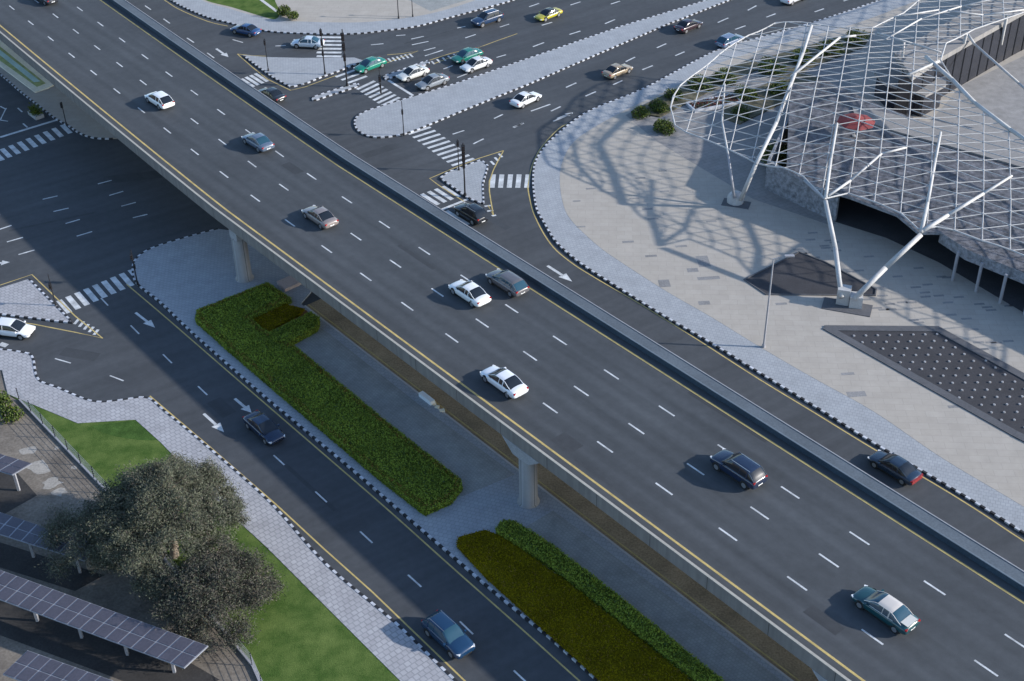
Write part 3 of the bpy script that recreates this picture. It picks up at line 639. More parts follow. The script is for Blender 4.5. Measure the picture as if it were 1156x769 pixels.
# ------------------------------------------------------------------ plaza objects
def pit(pts, lab, frame=.35, studs=0):
    P = [at(x, y, .15) for x, y in pts]; c = sum(P, Vector())/len(P); c.z = .15
    t = thing('skylight', c, 0, lab, 'skylight'); Q = [p-c for p in P]; Q = [Vector((q.x, q.y, 0)) for q in Q]
    mb = MB(); mb.prism(Q, -.05, .02); mb.build('glass_panel', M['darkpit'], t)
    mb = MB()
    for i in range(len(Q)):
        a, b = Q[i-1], Q[i]; d = b-a; m_ = (a+b)/2; mb.box((m_.x, m_.y, .04+.004*i), d.length+frame*.6, frame, .12, math.atan2(d.y, d.x))
    mb.build('frame', M['darkframe'], t)
    if studs:
        mb = MB(); x0 = min(q.x for q in Q); x1 = max(q.x for q in Q); y0 = min(q.y for q in Q); y1 = max(q.y for q in Q)
        y = y0; r = 0
        while y < y1:
            x = x0+(.6 if r % 2 else 0)
            while x < x1:
                if inpoly(x, y, Q) and edist(x, y, Q) > .5: mb.lathe((x, y, .02), [(.14, 0), (.12, .1)], 6)
                x += 1.2
            y += 1.15; r += 1
        tag(mb.build('stud', M['concrete'], t), kind='stuff')
M['darkpit'] = mat('dark_grating', (.042, .041, .045), .85, var=.2, scale=1)
M['darkframe'] = mat('dark_grey_stone_edge', (.095, .095, .10), .7, var=.15)
pit([(840, 316), (902, 285), (931, 296), (989, 327), (988, 334), (865, 333)], 'dark five sided skylight flush in the pale plaza left of the strut block', .14)
pit([(934, 371), (1058, 372), (1156, 426), (1260, 484), (1260, 548), (1149, 492)], 'large dark studded skylight with a grey rim near the service road', .9, studs=1)

M['lensdark'] = mat('unlit_signal_lens', (.05, .03, .025), .3, var=0)
# street lamp
def pole(x, y, H, lab, cat='street lamp', name='street_lamp', r=.09, heads=(), lamp=None, z=.14, m_='blackmetal', rz=0):
    b = at(x, y, z); t = thing(name, b, rz, lab, cat)
    mb = MB(); mb.tube((0, 0, 0), (0, 0, H), r, 10, r*.6); mb.tube((0, 0, 0), (0, 0, .35), r*1.8, 10, r*1.5); mb.build('pole', M[m_], t)
    for (hz, s, dx) in heads:
        h = MB(); h.box((dx, -.2, hz), .30*s, .24, .88*s); h.box((dx, -.16, hz), .36*s, .03, .98*s)
        ho = h.build('signal_head', M['blackmetal'], t)
        for zz_ in (.3, 0, -.3):
            l = MB(); l.tube((dx, -.33, hz+zz_*s), (dx, -.36, hz+zz_*s), .1*s, 10); l.build('lens', M['lensdark'], ho)
        v_ = MB()
        for zz_ in (.3, 0, -.3): v_.box((dx, -.42, hz+zz_*s+.12*s), .24*s, .2, .02)
        v_.build('visor', M['blackmetal'], ho)
    if lamp:
        a = MB(); a.tube((0, 0, H-.05), (lamp, 0, H+.25), .05, 8, .04); a.build('arm', M[m_], t)
        a = MB(); a.box((lamp*1.25, 0, H+.27), abs(lamp)*.6+.2, .28, .14); a.build('lamp_head', M[m_], t)
    return t
pole(862, 392, 10.5, 'tall thin grey street lamp at the edge of the plaza pavement', r=.11, m_='steelgrey', lamp=1.2)
SG = 'traffic signal poles around the junction'
def sig(x, y, H, lab, heads, **k): return tag(pole(x, y, H, lab, 'traffic signal', 'traffic_signal', heads=heads, **k), group=SG)
sig(75, 141, 3.3, 'signal pole on the pavement corner below the turquoise garden bed', ((2.9, .8, 0),), r=.07)
sig(155.5, 321, 4.4, 'signal pole at the right end of the left zebra crossing', ((3.6, .8, 0), (2.4, .6, .1)), r=.08)
sig(63, 345, 4.0, 'signal pole with pale top at the left end of the left zebra crossing', ((2.6, .8, 0),), r=.07)
sig(303, 80, 4.8, 'leftmost signal pole on the upper island beside the parapet', ((4.3, .8, 0),), r=.07, z=.14)
sig(367, 84, 6.8, 'signal pole in front of the white zebra block by the pale car', ((6.2, 1, 0), (4.8, 1, 0), (3.2, .8, 0)), r=.09)
sig(392, 97, 8.2, 'tallest black signal pole beside the green taxi', ((7.2, 1.2, 0), (5.8, 1.2, 0), (4.2, 1, 0)), r=.12)
sig(430, 105, 3.4, 'short signal pole at the stop line of the waiting cars', ((2.2, 1, 0), (1.1, .7, 0)), r=.07)
sig(456, 153, 4.8, 'slim signal pole on the rounded nose of the median', ((3.4, .7, 0),), r=.07)
sig(518, 192, 4.2, 'slim signal pole beside the thick one on the triangular island', ((3.7, .8, 0),), r=.07)
sig(525, 221, 7.0, 'thick black signal pole on the triangular island near the black car', ((6.3, 1.1, 0), (5.2, 1.1, 0), (4.2, .9, 0)), r=.11)
pole(450, 21, 4.5, 'dark lamp post on the far pavement by the dark paving', r=.08, lamp=.5)
pole(466, 19, 3.6, 'shorter lamp post right of the first on the far pavement', r=.07, lamp=.4)
# median nose at far left
b = at(41, 131, 0); t = thing('planter', b, R(-50), 'small planter with dark shrub on the road near the upper left zebra', 'planter')
mb = MB(); mb.box((0, 0, .25), 2.4, 1.2, .5); mb.build('box', M['concrete'], t)
rnd = random.Random(5); leafcloud('foliage', [Vector((rnd.gauss(0, .6), rnd.gauss(0, .35), .5+abs(rnd.gauss(0, .4)))) for _ in range(700)], .22, [M['hedgedark'], M['shrubleaf']], t, 5)

# ------------------------------------------------------------------ pavilion below the canopy
def solid(name, pts, z0, z1, m_, parent, c, side=None):
    mb = MB(); mb.prism([Vector((p.x-c.x, p.y-c.y, 0)) for p in pts], z0, z1, 0, 1 if side else None)
    return mb.build(name, [m_, side] if side else m_, parent)
RZ = 4.2
pc = at(1060, 240, 0)
pv = thing('pavilion', (pc.x, pc.y, 0), 0, 'dark roofed pavilion under the white lattice canopy', 'building')
roof = [at(x, y, RZ) for x, y in ((892, 96), (930, 90), (1000, 122), (1080, 150), (1156, 178), (1400, 262), (1400, 420), (1156, 308), (1092, 282), (1062, 262), (1037, 262), (1013, 242), (960, 222), (925, 212), (888, 192))]
solid('roof', roof, RZ-.35, RZ, M['darkroof'], pv, pc, M['facade'])
# fascia panels along the front
fr = [at(x, y, RZ-.35) for x, y in ((1400, 423), (1156, 310.5), (1092, 284.5), (1062, 264.5))]
def wallrun(name, pts, z0, z1, m_, parent, th=.3, off=0):
    mb = MB()
    for a, b in zip(pts, pts[1:]):
        c = (a+b)/2-pc; d = b-a; mb.box((c.x, c.y, (z0+z1)/2), d.length+.02, th, z1-z0, math.atan2(d.y, d.x))
    return mb.build(name, m_, parent)
wallrun('fascia', fr, 2.9, RZ-.36, M['facade'], pv, .25)
wl = [at(862, 214), at(944, 252)]; wl2 = [at(944, 252), at(985, 214)]; wl0 = [at(862, 214), at(880, 175)]
wallrun('side_wall', [at(885, 168), at(864, 214), at(943, 251.5)], .1, RZ-.37, M['facade'], pv, .3)
back = [p+Vector((5.5, 5.5, 0)) for p in (at(1400, 462), at(1156, 350), at(1080, 312), at(1030, 285), at(955, 250))]
wallrun('glass_front', back, .1, RZ-.37, M['darkglass'], pv, .2)
mb = MB()
fd = dense([at(1400, 470), at(1156, 357), at(1075, 318)], 2.6)
for p in fd: q = p-pc; mb = MB(); mb.box((q.x, q.y, 1.95), .25, .25, 3.6, AZ); mb.build('column', M['steelgrey'], pv)
wallrun('rear_wall', [at(885, 168), at(905, 133), at(940, 130), at(1010, 162), at(1156, 218), at(1400, 300)], .1, RZ-.37, M['facade'], pv, .3)
mb = MB(); mb.poly([p+Vector((0, 0, .17)) for p in g((943, 252), (1000, 270), (1060, 298), (1156, 355), (1400, 480), (1400, 330), (1156, 240), (950, 180), (900, 190))]); tag(mb.build('terrace', mat('painted_recess_shade', (.06, .06, .065), .7, var=.2)), kind='structure')  # shade of the recess under the roof, put into a dark floor colour
wk = [at(x, y, RZ+.1) for x, y in ((962, 120), (1010, 130), (1090, 148), (1156, 172), (1156, 190), (1080, 168), (1000, 146), (965, 132))]
solid('roof_walkway', wk, RZ+.002, RZ+.2, M['plazagrey'], pv, pc)
# red parasol on the roof
b = at(966, 141, RZ+1.5); b.z = RZ
t = thing('parasol', b, 0, 'red parasol standing on the dark pavilion roof', 'parasol')
mb = MB(); mb.lathe((0, 0, 0), [(.25, 0), (.25, .1), (.04, .12), (.03, 2.5)], 8); mb.build('pole', M['steelwhite'], t)
mb = MB(); mb.lathe((0, 0, 1.9), [(2.3, 0), (2.25, .05), (1.2, .42), (.08, .75)], 8); mb.build('canopy', M['red'], t)
# flower bed with red flowers and white frame
b = at(806, 118, .15); t = thing('flower_bed', b, R(20), 'red flowers in a white framed bed under the canopy tip', 'flower bed')
mb = MB()
for x, y, sx, sy in ((0, 1.2, 7, .25), (0, -1.2, 7, .25), (3.4, 0, .25, 2.2), (-3.4, 0, .25, 2.2)): mb.box((x, y, .2), sx, sy, .4)
mb.build('frame', M['kwhite'], t)
rnd = random.Random(8); leafcloud('flowers', [Vector((rnd.uniform(-3.2, 3.2), rnd.uniform(-1, 1), rnd.uniform(.1, .55))) for _ in range(1800)], .2, [M['red'], M['shrubleaf'], M['treeleafbrown']], t, 8, 0, [3, 2, 2])

# second hall at the upper right
hc = at(1140, 60, 0)
hl = thing('entrance_hall', (hc.x, hc.y, 0), 0, 'dark glazed hall with a flat pale roof in the upper right corner', 'building')
HZ = 6.5
ra = [at(x, y, HZ) for x, y in ((1030, 86), (1060, 66), (1156, 12), (1300, -60), (1300, -110), (1156, -30), (1075, 22), (1010, 60))]
solid('roof', ra, HZ-.7, HZ, M['plazagrey'], hl, hc)
mb = MB(); mb.poly([p+Vector((0, 0, .155)) for p in g((1040, 150), (1085, 98), (1156, 64), (1400, -40), (1400, 260), (1156, 170))]); tag(mb.build('courtyard', mat('courtyard_painted_shade', (.26, .25, .24), .85, var=.2, scale=2)), kind='structure')  # grey floor colour stands in for the lattice's shade on the courtyard
pc_keep = pc; pc = hc
fa = [at(x, y, HZ-.7) for x, y in ((1020, 90), (1034, 91), (1062, 74), (1156, 21), (1300, -51))]
fa = [p+Vector((-.4, .6, 0)) for p in fa]
wallrun('glass_front', fa, .1, HZ-.71, M['darkglass'], hl, .25)
mu = MB()
for p in dense(fa, 2.2): q = p-hc; mu.box((q.x, q.y-.2, 3), .12, .12, 5.6)
tag(mu.build('mullions', M['blackmetal'], hl))
pc = pc_keep
# low block between garden and pavilion
cc = at(985, 100, 0); tb = thing('kiosk', (cc.x, cc.y, 0), 0, 'low flat roofed block with dark front beneath the upper canopy', 'building')
ka = [at(x, y, 3.4) for x, y in ((987, 82), (1020, 60), (1068, 66), (1068, 96), (1045, 108), (1000, 95))]
solid('roof', ka, 3.1, 3.4, M['plazagrey'], tb, cc); kb = [p.lerp(sum(ka, Vector())/6, .08) for p in ka]; solid('wall', kb, .1, 3.098, M['darkglass'], tb, cc)

# ------------------------------------------------------------------ white lattice canopy
CTRL = [(757, 125, 8.5), (783, 85, 9.5), (845, 40, 10.5), (905, 27, 11.5), (985, 32, 11.5), (1060, -20, 11), (1156, -40, 10), (775, 150, 8), (818, 167, 8), (853, 183, 8), (907, 200, 9), (931, 224, 9.5), (957, 219, 9), (1017, 240, 9), (1037, 258, 9), (1108, 272, 8.5), (1156, 289, 8), (1250, 335, 8),
        (840, 110, 11), (900, 100, 12.5), (960, 110, 12.5), (1000, 80, 12.5), (1063, 68, 11.5), (1073, 86, 11.3), (1100, 118, 11), (1156, 160, 10.5), (1250, 215, 10), (960, 170, 11.5), (1050, 180, 11), (1100, 220, 10), (1100, 32, 11), (1156, 13, 11), (1250, -10, 10.5)]
KH = .74
CTRL = [(x, y, h*KH) for x, y, h in CTRL]
CP = [(at(x, y, h), h) for x, y, h in CTRL]
def cz(x, y):
    ws = zs = 0
    for p, h in CP:
        d2 = (p.x-x)**2+(p.y-y)**2+4; k = 1/d2**1.6; ws += k; zs += k*h
    return zs/ws
outer = [(757, 122, 8.5), (760, 108, 9), (768, 97, 9.3), (783, 84, 9.6), (812, 62, 10), (845, 40, 10.5), (875, 27, 11), (905, 25, 11.5), (945, 30, 11.6), (985, 31, 11.6), (1020, 14, 11.4), (1060, -20, 11), (1250, -90, 10.5), (1330, -90, 10.5), (1330, -40, 10.5), (1156, 14, 11), (1100, 33, 11), (1068, 49, 11.3), (1062, 68, 11.5), (1073, 86, 11.3), (1098, 115, 11), (1130, 140, 10.8), (1156, 158, 10.5), (1330, 262, 10), (1330, 375, 8), (1156, 289, 8), (1142, 283, 8.1), (1108, 272, 8.5), (1077, 260, 8.8), (1057, 256, 9), (1037, 259, 9), (1017, 241, 9), (990, 230, 9), (957, 219, 9), (931, 224, 9.5), (907, 200, 9), (884, 191, 8.6), (853, 183, 8.2), (818, 167, 8), (775, 150, 8), (762, 143, 8)]
OP = []
for x, y, h in outer:
    p = at(x, y, h*KH); OP.append(Vector((p.x, p.y, 0)))
cpt = Vector((OP[0].x, OP[0].y, 0))
can = thing('lattice_canopy', (sum(p.x for p in OP)/len(OP), sum(p.y for p in OP)/len(OP), 0), 0, 'huge white triangulated steel lattice canopy over the pavilion', 'canopy')
co = Vector(can.location)
def N3(x, y, z=None): return Vector((x, y, cz(x, y) if z is None else z))-co
DX, DY = 2.72, 2.05
bx0, bx1 = min(p.x for p in OP), max(p.x for p in OP); by0, by1 = min(p.y for p in OP), max(p.y for p in OP)
LEAN = .28
def gp(i, j): 
    y = by0-12+(j+(.5 if i % 2 else 0))*DY; return Vector((bx0-3+i*DX+LEAN*(y-by0), y-.24*(i*DX-.3*(bx1-bx0)), 0))
ni, nj = int((bx1-bx0)/DX)+5, int((by1-by0)/DY)+24
def clip(a, b):
    ia, ib = inpoly(a.x, a.y, OP), inpoly(b.x, b.y, OP)
    ts = []
    for k in range(len(OP)):
        q = intersect_line_line_2d((a.x, a.y), (b.x, b.y), (OP[k-1].x, OP[k-1].y), (OP[k].x, OP[k].y))
        if q: ts.append((Vector((q[0], q[1], 0))-a).length/(b-a).length)
    if ia and ib and not ts: return a, b
    ts.sort()
    if ia and ts: return a, a.lerp(b, ts[0])
    if ib and ts: return a.lerp(b, ts[-1]), b
    if len(ts) >= 2: return a.lerp(b, ts[0]), a.lerp(b, ts[-1])
    return None
# ribs running away from the camera (one part each), and the two crossing families of thinner bars
cross = MB()
for i in range(-22, ni):
    rib = MB()
    for j in range(nj):
        gap = True
        a = gp(i, j); odd = i % 2
        for b, main in ((gp(i, j+1), True), (gp(i+1, j), False), (gp(i+1, (j-1) if not odd else (j+1)), False)):
            c = clip(a, b)
            if c and (c[0]-c[1]).length > .05:
                if main: gap = False
                (rib if main else cross).tube(N3(c[0].x, c[0].y), N3(c[1].x, c[1].y),  .062 if main else .056, 5, cap=False)
        if rib.v and inpoly(a.x, a.y, OP): p = N3(a.x, a.y); rib.tube(p-Vector((0, 0, .1)), p+Vector((0, 0, .1)), .12, 6)
        if gap and rib.v: rib.build('long_rib', M['steelwhite'], can); rib = MB()
    if rib.v: rib.build('long_rib', M['steelwhite'], can)
cross.build('cross_bars', M['steelwhite'], can)
rim = MB(); rp = dense(OP+[OP[0]], 1.5)
for a, b in zip(rp, rp[1:]): rim.tube(N3(a.x, a.y), N3(b.x, b.y), .09, 7)
rim.build('edge_beam', M['steelwhite'], can)
# main trussed arms and struts: (start px,py,z) -> (end px,py,z)
def W(x, y, z): return at(x, y, z)-co
def arm(name, pts, r0, r1, m_='steelwhite'):
    mb = MB(); n = len(pts)-1
    for k in range(n):
        mb.tube(pts[k], pts[k+1], r0+(r1-r0)*k/n, 10, r0+(r1-r0)*(k+1)/n)
    return mb.build(name, M[m_], can, True)
def onc(x, y, dz=.1):                       # point on the canopy surface seen at (x,y)
    h = 8
    for _ in range(12):
        p = at(x, y, h); h = cz(p.x, p.y)
    p = at(x, y, h); p.z += dz; return p-co
arm('strut', [W(836, 226, 1.2), onc(853, 186, .0), onc(876, 140, .1), onc(893, 95, .1), onc(906, 62, .1), onc(916, 30, .1)], .26, .2)
arm('strut', [W(829, 224, 1.2), onc(822, 172, -.2)], .16, .14, 'steelgrey')
arm('strut', [onc(822, 172, -.2), onc(815, 138, .1), onc(818, 96, .1)], .13, .12)
arm('strut', [onc(880, 130, .1), onc(893, 88, .2), onc(948, 44, .2), onc(966, 42, .2)][1:], .17, .14)
arm('strut', [W(950, 336, 1.3), W(943, 280, 4.2), onc(932, 226, -.1)], .28, .24)
arm('strut', [onc(932, 224, .0), onc(938, 180, .05), onc(945, 140, .05)], .2, .14)
arm('strut', [onc(935, 222, .1), onc(960, 205, .12), onc(995, 175, .15), onc(1023, 168, .15)], .15, .12)
arm('strut', [onc(908, 203, -.1), onc(931, 224, -.1)], .14, .14, 'steelgrey')
arm('strut', [W(964, 338, 1.3), W(1000, 302, 4), onc(1040, 264, -.1)], .3, .26)
arm('strut', [onc(1040, 262, 0), onc(1047, 230, .05), onc(1056, 180, .05), onc(1062, 150, .05)], .22, .14)
arm('strut', [onc(1042, 261, .05), onc(1070, 244, .1), onc(1110, 220, .15), onc(1142, 200, .15)], .24, .13)
arm('strut', [onc(1045, 66, .2), onc(1075, 92, .2), onc(1100, 118, .2), onc(1140, 148, .2), onc(1180, 175, .2)], .26, .24)
arm('strut', [onc(1026, 85, .1), onc(1060, 70, .1)], .17, .15)
arm('strut', [W(1092, 38, HZ+.6), W(1100, 50, 6.5), W(1150, 94, 5), W(1180, 120, 3.5)], .17, .17)
arm('strut', [W(1018, 100, .3), W(1019, 62, 7), onc(1021, 45, -.1)], .2, .16)
for x0, y0, x1, y1 in ((1078, 88, 1091, 38), (1126, 68, 1137, 16), (1176, 44, 1186, -8)):
    a = at(x0, y0, .1)-co; b = onc(x1, y1, -.1); mb = MB(); mb.tube(a, b, .26, 10, .2); mb.build('strut', M['steelwhite'], can, True)
# curved ribs of the upper arm
for pts in (((1000, 45), (1040, 22), (1085, 8), (1156, -8)), ((1010, 20), (1060, 12), (1110, 18), (1156, 12)), ((990, 38), (1030, 50), (1062, 60))):
    arm('strut', [onc(x, y, .1) for x, y in pts], .11, .11)
# footings
for i, (x, y, lab) in enumerate(((830, 228, 'white conical footing of the left canopy struts on the plaza'), (957, 344, 'white block footing of the two large canopy struts near the skylights'))):
    b = at(x, y, .15); t = thing('strut_footing', b, R(-20), lab, 'footing', 'canopy strut footings')
    if i == 0:
        mb = MB(); mb.lathe((0, 0, .05), [(1.0, 0), (.95, .7), (.7, 1.1), (.3, 1.3)], 12); mb.build('block', M['steelwhite'], t, True)
        mb = MB(); mb.box((.2, -.4, .02), 3.2, 1.7, .06); mb.build('base_plate', M['darkframe'], t)
    else:
        mb = MB(); mb.box((-.55, .2, .95), 1.3, 1.2, 1.9); mb.box((.75, 0, .7), 1.3, 1.2, 1.4, R(8)); mb.build('block', M['steelwhite'], t)
        mb = MB(); mb.box((0, -.5, .03), 5.0, 2.2, .08); mb.build('base_plate', M['darkframe'], t)

# ------------------------------------------------------------------ cars
def paint(c, rough=.25, metal=.0): return mat('car_paint', c, rough, metal=metal, var=0, spec=.5, coat=.8)
def make_car(loc, rz, kind, c, label, roofc=None, L=4.75, glass='glass', trunkc=None, cat='car', rearc=None):
    t = thing('parked_car' if False else 'car', loc, rz, label, cat)
    P = paint(c); PR_ = paint(roofc) if roofc else P
    h = L/2; suv = kind in ('suv', 'hatch'); W_ = .93 if kind != 'suv' else .97
    H = {'sedan': 1.44, 'suv': 1.72, 'hatch': 1.52, 'sport': 1.28}[kind]
    bz = {'sedan': .90, 'suv': 1.06, 'hatch': .94, 'sport': .80}[kind]
    # stations along the length, front = +x : x, half width, bottom, belt, top
    if kind == 'suv':
        st = [(h+.02, .78, .40, .66, .72), (h-.05, .90, .30, .84, .92), (h-.35, .96, .27, .92, 1.0), (h-.9, W_, .26, bz-.04, bz+.06), (h-1.35, W_, .26, bz, bz+.09), (0, W_, .26, bz+.02, bz+.05), (-h+.9, W_, .26, bz+.04, bz+.07), (-h+.25, .95, .28, bz+.02, bz+.06), (-h+.04, .92, .34, bz-.05, bz+.0), (-h-.02, .84, .42, .8, .86)]
        cab = (h-1.25, h-2.0, -h+.65, -h+.12)
    elif kind == 'hatch':
        st = [(h+.02, .72, .38, .56, .62), (h-.06, .87, .26, .68, .77), (h-.35, .94, .23, .76, .85), (h-.9, W_, .22, bz-.08, bz+.0), (h-1.2, W_, .22, bz-.02, bz+.06), (0, W_, .22, bz, bz+.03), (-h+.9, W_, .22, bz+.03, bz+.05), (-h+.25, .94, .25, bz+.02, bz+.05), (-h+.04, .89, .32, bz-.08, bz-.0), (-h-.02, .80, .40, .72, .78)]
        cab = (h-1.0, h-1.85, -h+.7, -h+.12)
    else:
        dz = -.08 if kind == 'sport' else 0
        st = [(h+.02, .72, .36, .52+dz, .58+dz), (h-.06, .87, .25, .63+dz, .71+dz), (h-.4, .95, .21, .70+dz, .80+dz), (h-1.0, W_, .2, bz-.10, bz-.01), (h-1.35, W_, .2, bz-.03, bz+.05), (0, W_, .2, bz, bz+.03), (-h+1.1, W_, .2, bz+.03, bz+.10), (-h+.5, .95, .22, bz+.02, bz+.10), (-h+.06, .90, .30, bz-.02, bz+.07), (-h-.02, .82, .40, .68, .74)]
        cab = (h-1.15, h-2.0, -h+1.45, -h+.6)
    vs_ = []; fs = []; n = 0
    for (x, wd, zb, zs, zt) in st:
        ring_ = [(0, zb), (wd*.82, zb), (wd*.97, zb+.1), (wd, zb+.3 if zb+.3 < zs-.1 else (zb+zs)/2), (wd*.985, zs-.1 if zs-.1 > zb+.12 else zs-.03), (wd*.90, zs), (wd*.55, zs+(zt-zs)*.8), (0, zt)]
        full = [(x, -y, z) for y, z in ring_]+[(x, y, z) for y, z in ring_[-2:0:-1]]
        n = len(full); vs_ += full
    for i in range(len(st)-1):
        for j in range(n): k = (j+1) % n; fs.append((i*n+j, i*n+k, (i+1)*n+k, (i+1)*n+j))
    fs += [tuple(range(n))[::-1], tuple((len(st)-1)*n+j for j in range(n))]
    b = mesh_obj('body', vs_, fs, P, t, None, True)
    bm = bmesh.new(); bm.from_mesh(b.data); bmesh.ops.recalc_face_normals(bm, faces=bm.faces); bm.to_mesh(b.data); bm.free()
    md = b.modifiers.new('s', 'SUBSURF'); md.levels = 1; md.render_levels = 1
    # greenhouse
    x0, x1, x2, x3 = cab; zt = H; wb, wr = W_*.915, W_*.70
    NS = 18; sta = []
    def ease(q): q = max(0, min(1, q)); return math.sin(q*math.pi/2)**(1.15)
    xf0, xr3 = x0+.06, x3-.04
    for k in range(NS+1):
        x = xf0+(xr3-xf0)*k/NS
        up = ease((xf0-x)/max(.01, xf0-(x1-.25))); dn = ease((x-xr3)/max(.01, (x2+.25)-xr3))
        f = min(up, dn); bow = 1-.05*((x-(x1+x2)/2)/1.1)**2
        z = bz+(zt-bz)*f*min(1, bow); wbot = wb*(.86+.14*min(1, 1.6*min((xf0-x)/.8+.0, (x-xr3)/.8+.0))) if min((xf0-x), (x-xr3)) < .5 else wb
        wt = wbot-(wb-wr)*f
        sta.append((x, [(wbot, bz-.03), (wbot-(wbot-wt)*.55, bz+(z-bz)*.55), (wt, z-.055*f), (wt*.86, z-.012*f), (wt*.45, z+.008*f), (0, z+.014*f)]))
    def cabin(name, pick, m_, th=0.0, smooth=True):
        v = []; f_ = []; idx = {}
        def V(k, q, s_):
            key = (k, q, s_ if q < 5 else 1)
            if key not in idx: x, pr = sta[k]; y, z = pr[q]; idx[key] = len(v); v.append((x, s_*(y+th), z+th))
            return idx[key]
        for k in range(NS):
            for q in range(5):
                if pick(k, q):
                    for s_ in (1, -1):
                        a = (V(k, q, s_), V(k, q+1, s_), V(k+1, q+1, s_), V(k+1, q, s_)); f_.append(a if s_ < 0 else a[::-1])
        return mesh_obj(name, v, f_, m_, t, None, smooth)
    xa, xb = x1-.12, x2+.10
    isroof = lambda k: xb < (sta[k][0]+sta[k+1][0])/2 < xa
    cabin('windows', lambda k, q: q < 2 or not isroof(k), M[glass])
    cabin('roof', lambda k, q: q >= 2 and isroof(k), PR_, .006)
    # pillars follow the curve of the cabin
    pm = MB()
    def crv(ks, q, r):
        for s in (-1, 1):
            for k in ks:
                a, b_ = sta[k], sta[k+1]; pm.tube((a[0], s*(a[1][q][0]), a[1][q][1]), (b_[0], s*(b_[1][q][0]), b_[1][q][1]), r, 5, cap=False)
    crv(range(NS), 2, .028)
    for xm, r in (((x1+x2)/2-.05, .03), (x2+.12, .05 if not suv else .07)):
        k = min(range(NS), key=lambda q: abs(sta[q][0]-xm)); pr = sta[k][1]
        for s in (-1, 1): pm.tube((sta[k][0], s*pr[0][0], pr[0][1]), (sta[k][0], s*pr[1][0], pr[1][1]), r, 5); pm.tube((sta[k][0], s*pr[1][0], pr[1][1]), (sta[k][0], s*pr[2][0], pr[2][1]), r, 5)
    for s in (-1, 1): pm.tube((x1+.35, s*(wb-.005), bz-.0), (x2-.25, s*(wb-.005), bz+.02), .022, 5)
    pm.build('pillars', P if not roofc else PR_, t)
    if kind == 'suv':
        rr = MB()
        for s in (-1, 1): rr.tube((x1-.1, s*wr*.86, zt+.0), (x2+.1, s*wr*.86, zt-.02), .022, 5)
        rr.build('roof_rails', M['rim'], t)
    if trunkc:
        q = MB(); q.box((-h+.42, 0, bz+.105), .62, 1.15, .03); q.build('boot_lid', paint(trunkc), t)
    # wheels
    wr_ = .36 if kind == 'suv' else .33; wx = (h-.88, -h+.92)
    for x in wx:
        for s in (-1, 1):
            ar = MB(); ar.tube((x, s*(W_-.05), wr_+.03), (x, s*(W_-.006), wr_+.03), wr_+.07, 18); ar.build('wheel_arch', M['trim'], t)
            ty = MB(); ty.tube((x, s*(W_-.18), wr_), (x, s*(W_+.0), wr_), wr_, 20); to = ty.build('wheel', M['rubber'], t, False)
            rm = MB(); rm.tube((x, s*(W_-.02), wr_), (x, s*(W_+.008), wr_), wr_*.66, 16); rm.tube((x, s*W_, wr_), (x, s*(W_+.02), wr_), wr_*.15, 8); rm.build('rim', M['rim'], to)
    zl = st[2][3]-.08
    for s in (-1, 1):
        a = MB(); a.box((h-.17, s*.69, zl-.05), .26, .30, .13, s*R(-26)); a.build('headlight', M['lamp'], t)
        a = MB(); a.box((-h+.09, s*.69, bz-.10), .14, .28, .13, s*R(12)); a.build('tail_light', M['tail'], t)
        a = MB(); a.box((x0-.25, s*(W_+.07), bz+.03), .14, .2, .12); a.build('wing_mirror', P, t)
    a = MB(); a.box((h-.02, 0, .42), .06, .9, .16); a.build('grille', M['trim'], t)
    a = MB(); a.box((-h-.0, 0, .55), .03, .5, .12); a.build('number_plate', M['plate'], t)
    a = MB(); a.box((0, 0, .2), L-1.0, 1.6, .2); a.box((0, 0, .3), L-.35, 1.3, .12); a.build('underbody', M['trim'], t)
    if rearc:
        a = MB(); a.box((-h+.03, 0, .68), .14, 1.5, .42); a.build('rear_panel', paint(rearc), t)
    return t
UP = AZ+math.pi                              # heading of the flyover traffic (away, up-left)
def deckcar(s, n, kind, c, lab, **k): return make_car(fl(s, n, HD+.005), UP+(.03 if s < -10 else 0), kind, c, lab, **k)
deckcar(82.4, -1.30, 'sedan', (.008, .055, .065), 'dark teal sedan with cream roof, lowest car on the flyover', roofc=(.55, .50, .45), trunkc=(.60, .58, .52), glass='glassblue', L=4.9)
deckcar(65.1, 2.1, 'suv', (.012, .022, .05), 'dark blue four wheel drive on the flyover near the right parapet', L=4.8)
deckcar(43.5, -4.7, 'sedan', (.72, .73, .75), 'white sedan on the lane beside the left flyover parapet', L=4.85, glass='glass')
def pcar(x, y, heading, kind, c, lab, z=.006, zc=.55, **k):
    p = at(x, y, z+zc); p.z = z; return make_car(p, heading, kind, c, lab, **k)
def sn(x, y, z): return to_sn(at(x, y, z))
pcar(530, 330.5, UP, 'sedan', (.75, .75, .74), 'white sedan with dark windows beside the grey car mid flyover', z=HD, L=4.7)
pcar(572.5, 319, UP, 'hatch', (.11, .105, .11), 'metallic grey hatchback close to the right parapet beside the white sedan', z=HD, L=4.8, glass='glassblue')
pcar(361, 244.5, UP, 'sedan', (.22, .185, .17), 'beige silver sedan alone on the flyover above the first column', z=HD, L=4.7)
pcar(291, 160, UP+.02, 'sedan', (.10, .13, .18), 'silver blue sedan on the upper flyover', z=HD, L=4.6, glass='glassblue')
pcar(180, 113, UP+.03, 'hatch', (.78, .78, .77), 'white hatchback at the upper left of the flyover', z=HD, L=4.5)
pcar(51, -3, UP+.05, 'sedan', (.02, .022, .03), 'dark car cut off by the top edge on the flyover', z=HD)
pcar(1010, 527.5, UP, 'sedan', (.015, .03, .055), 'dark blue sedan with reddish rear on the service road', rearc=(.25, .02, .02), L=4.8)
pcar(532, 241.5, UP, 'suv', (.012, .014, .018), 'black car waiting at the stop line behind the parapet', L=4.5)
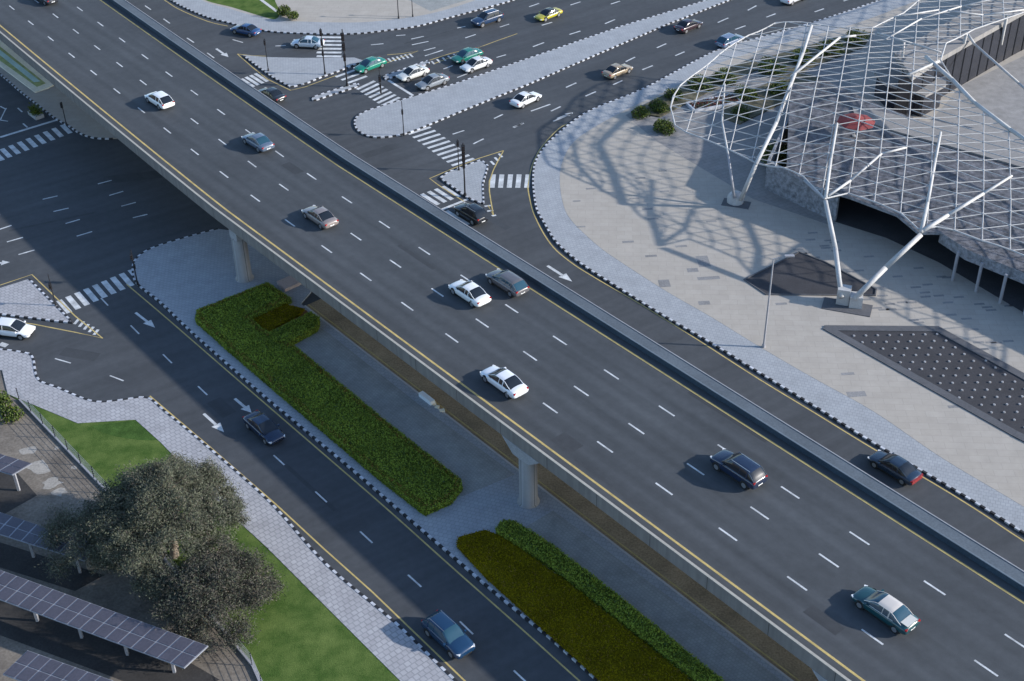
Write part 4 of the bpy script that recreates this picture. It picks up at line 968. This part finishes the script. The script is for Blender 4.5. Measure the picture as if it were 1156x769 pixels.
pcar(306, 107, UP+.1, 'sedan', (.02, .022, .026), 'black car half hidden behind the flyover parapet', L=4.6)
def hd(a, b): p, q = at(*a), at(*b); return math.atan2(q.y-p.y, q.x-p.x)
WL = hd((584, 38), (520, 60)); ER = hd((570, 106), (825, 0))
pcar(277.5, 34, hd((290, 42), (255, 34)), 'sedan', (.02, .06, .16), 'bright blue car beside the far curved pavement', L=4.6)
pcar(347.5, 48.5, hd((380, 50), (320, 47)), 'sedan', (.52, .58, .64), 'pale silver car just left of the white zebra block', L=4.7, glass='glassblue')
pcar(418, 73.5, WL+.05, 'sedan', (.01, .20, .13), 'green car in front, turning past the tall signal pole', L=4.7, glass='glassblue')
pcar(466, 83, WL, 'sedan', (.62, .62, .58), 'cream white car first at the stop line', L=4.6)
pcar(488, 92.5, WL, 'sedan', (.20, .22, .24), 'grey sedan waiting beside the median kerb', L=4.7)
pcar(527, 63, WL, 'sedan', (.01, .15, .11), 'dark green car waiting second in the queue', L=4.7, glass='glassblue')
pcar(537.5, 73, WL, 'sedan', (.66, .66, .65), 'white car behind the grey sedan at the median', L=4.6)
pcar(550, 22, WL, 'suv', (.012, .035, .085), 'dark blue four wheel drive on the far carriageway near the top kerb', L=4.9)
pcar(619, 16, WL+.05, 'sport', (.46, .40, .03), 'yellow sports car with dark roof on the far carriageway', roofc=(.05, .045, .02), L=4.5)
pcar(593.5, 112, ER+.05, 'sedan', (.74, .74, .74), 'white car by the lower edge of the wide median', L=4.6)
pcar(697, 80, ER, 'sedan', (.30, .23, .15), 'tan bronze car in the middle of the upper right road', L=4.6)
pcar(777, 29, ER, 'sedan', (.03, .012, .018), 'black maroon car next to the end of the median', L=4.6)
pcar(824, 46, ER, 'hatch', (.14, .18, .26), 'blue grey car near the canopy rim', L=4.6, glass='glassblue')
pcar(896, -2.5, ER, 'sedan', (.6, .6, .62), 'white car cut by the top edge on the upper right road', L=4.6)
DN = hd((363, 562), (527, 709))
pcar(298, 483, DN, 'sedan', (.006, .018, .05), 'near black sedan on the shaded lower road by the hedge', L=4.8)
pcar(506, 718, DN, 'suv', (.008, .035, .085), 'blue station wagon on the lower road near the bottom edge', L=4.7, glass='glassblue')
pcar(14, 372, hd((0, 370), (34, 374)), 'hatch', (.74, .74, .75), 'white car at the left edge below the paved island', L=4.4)
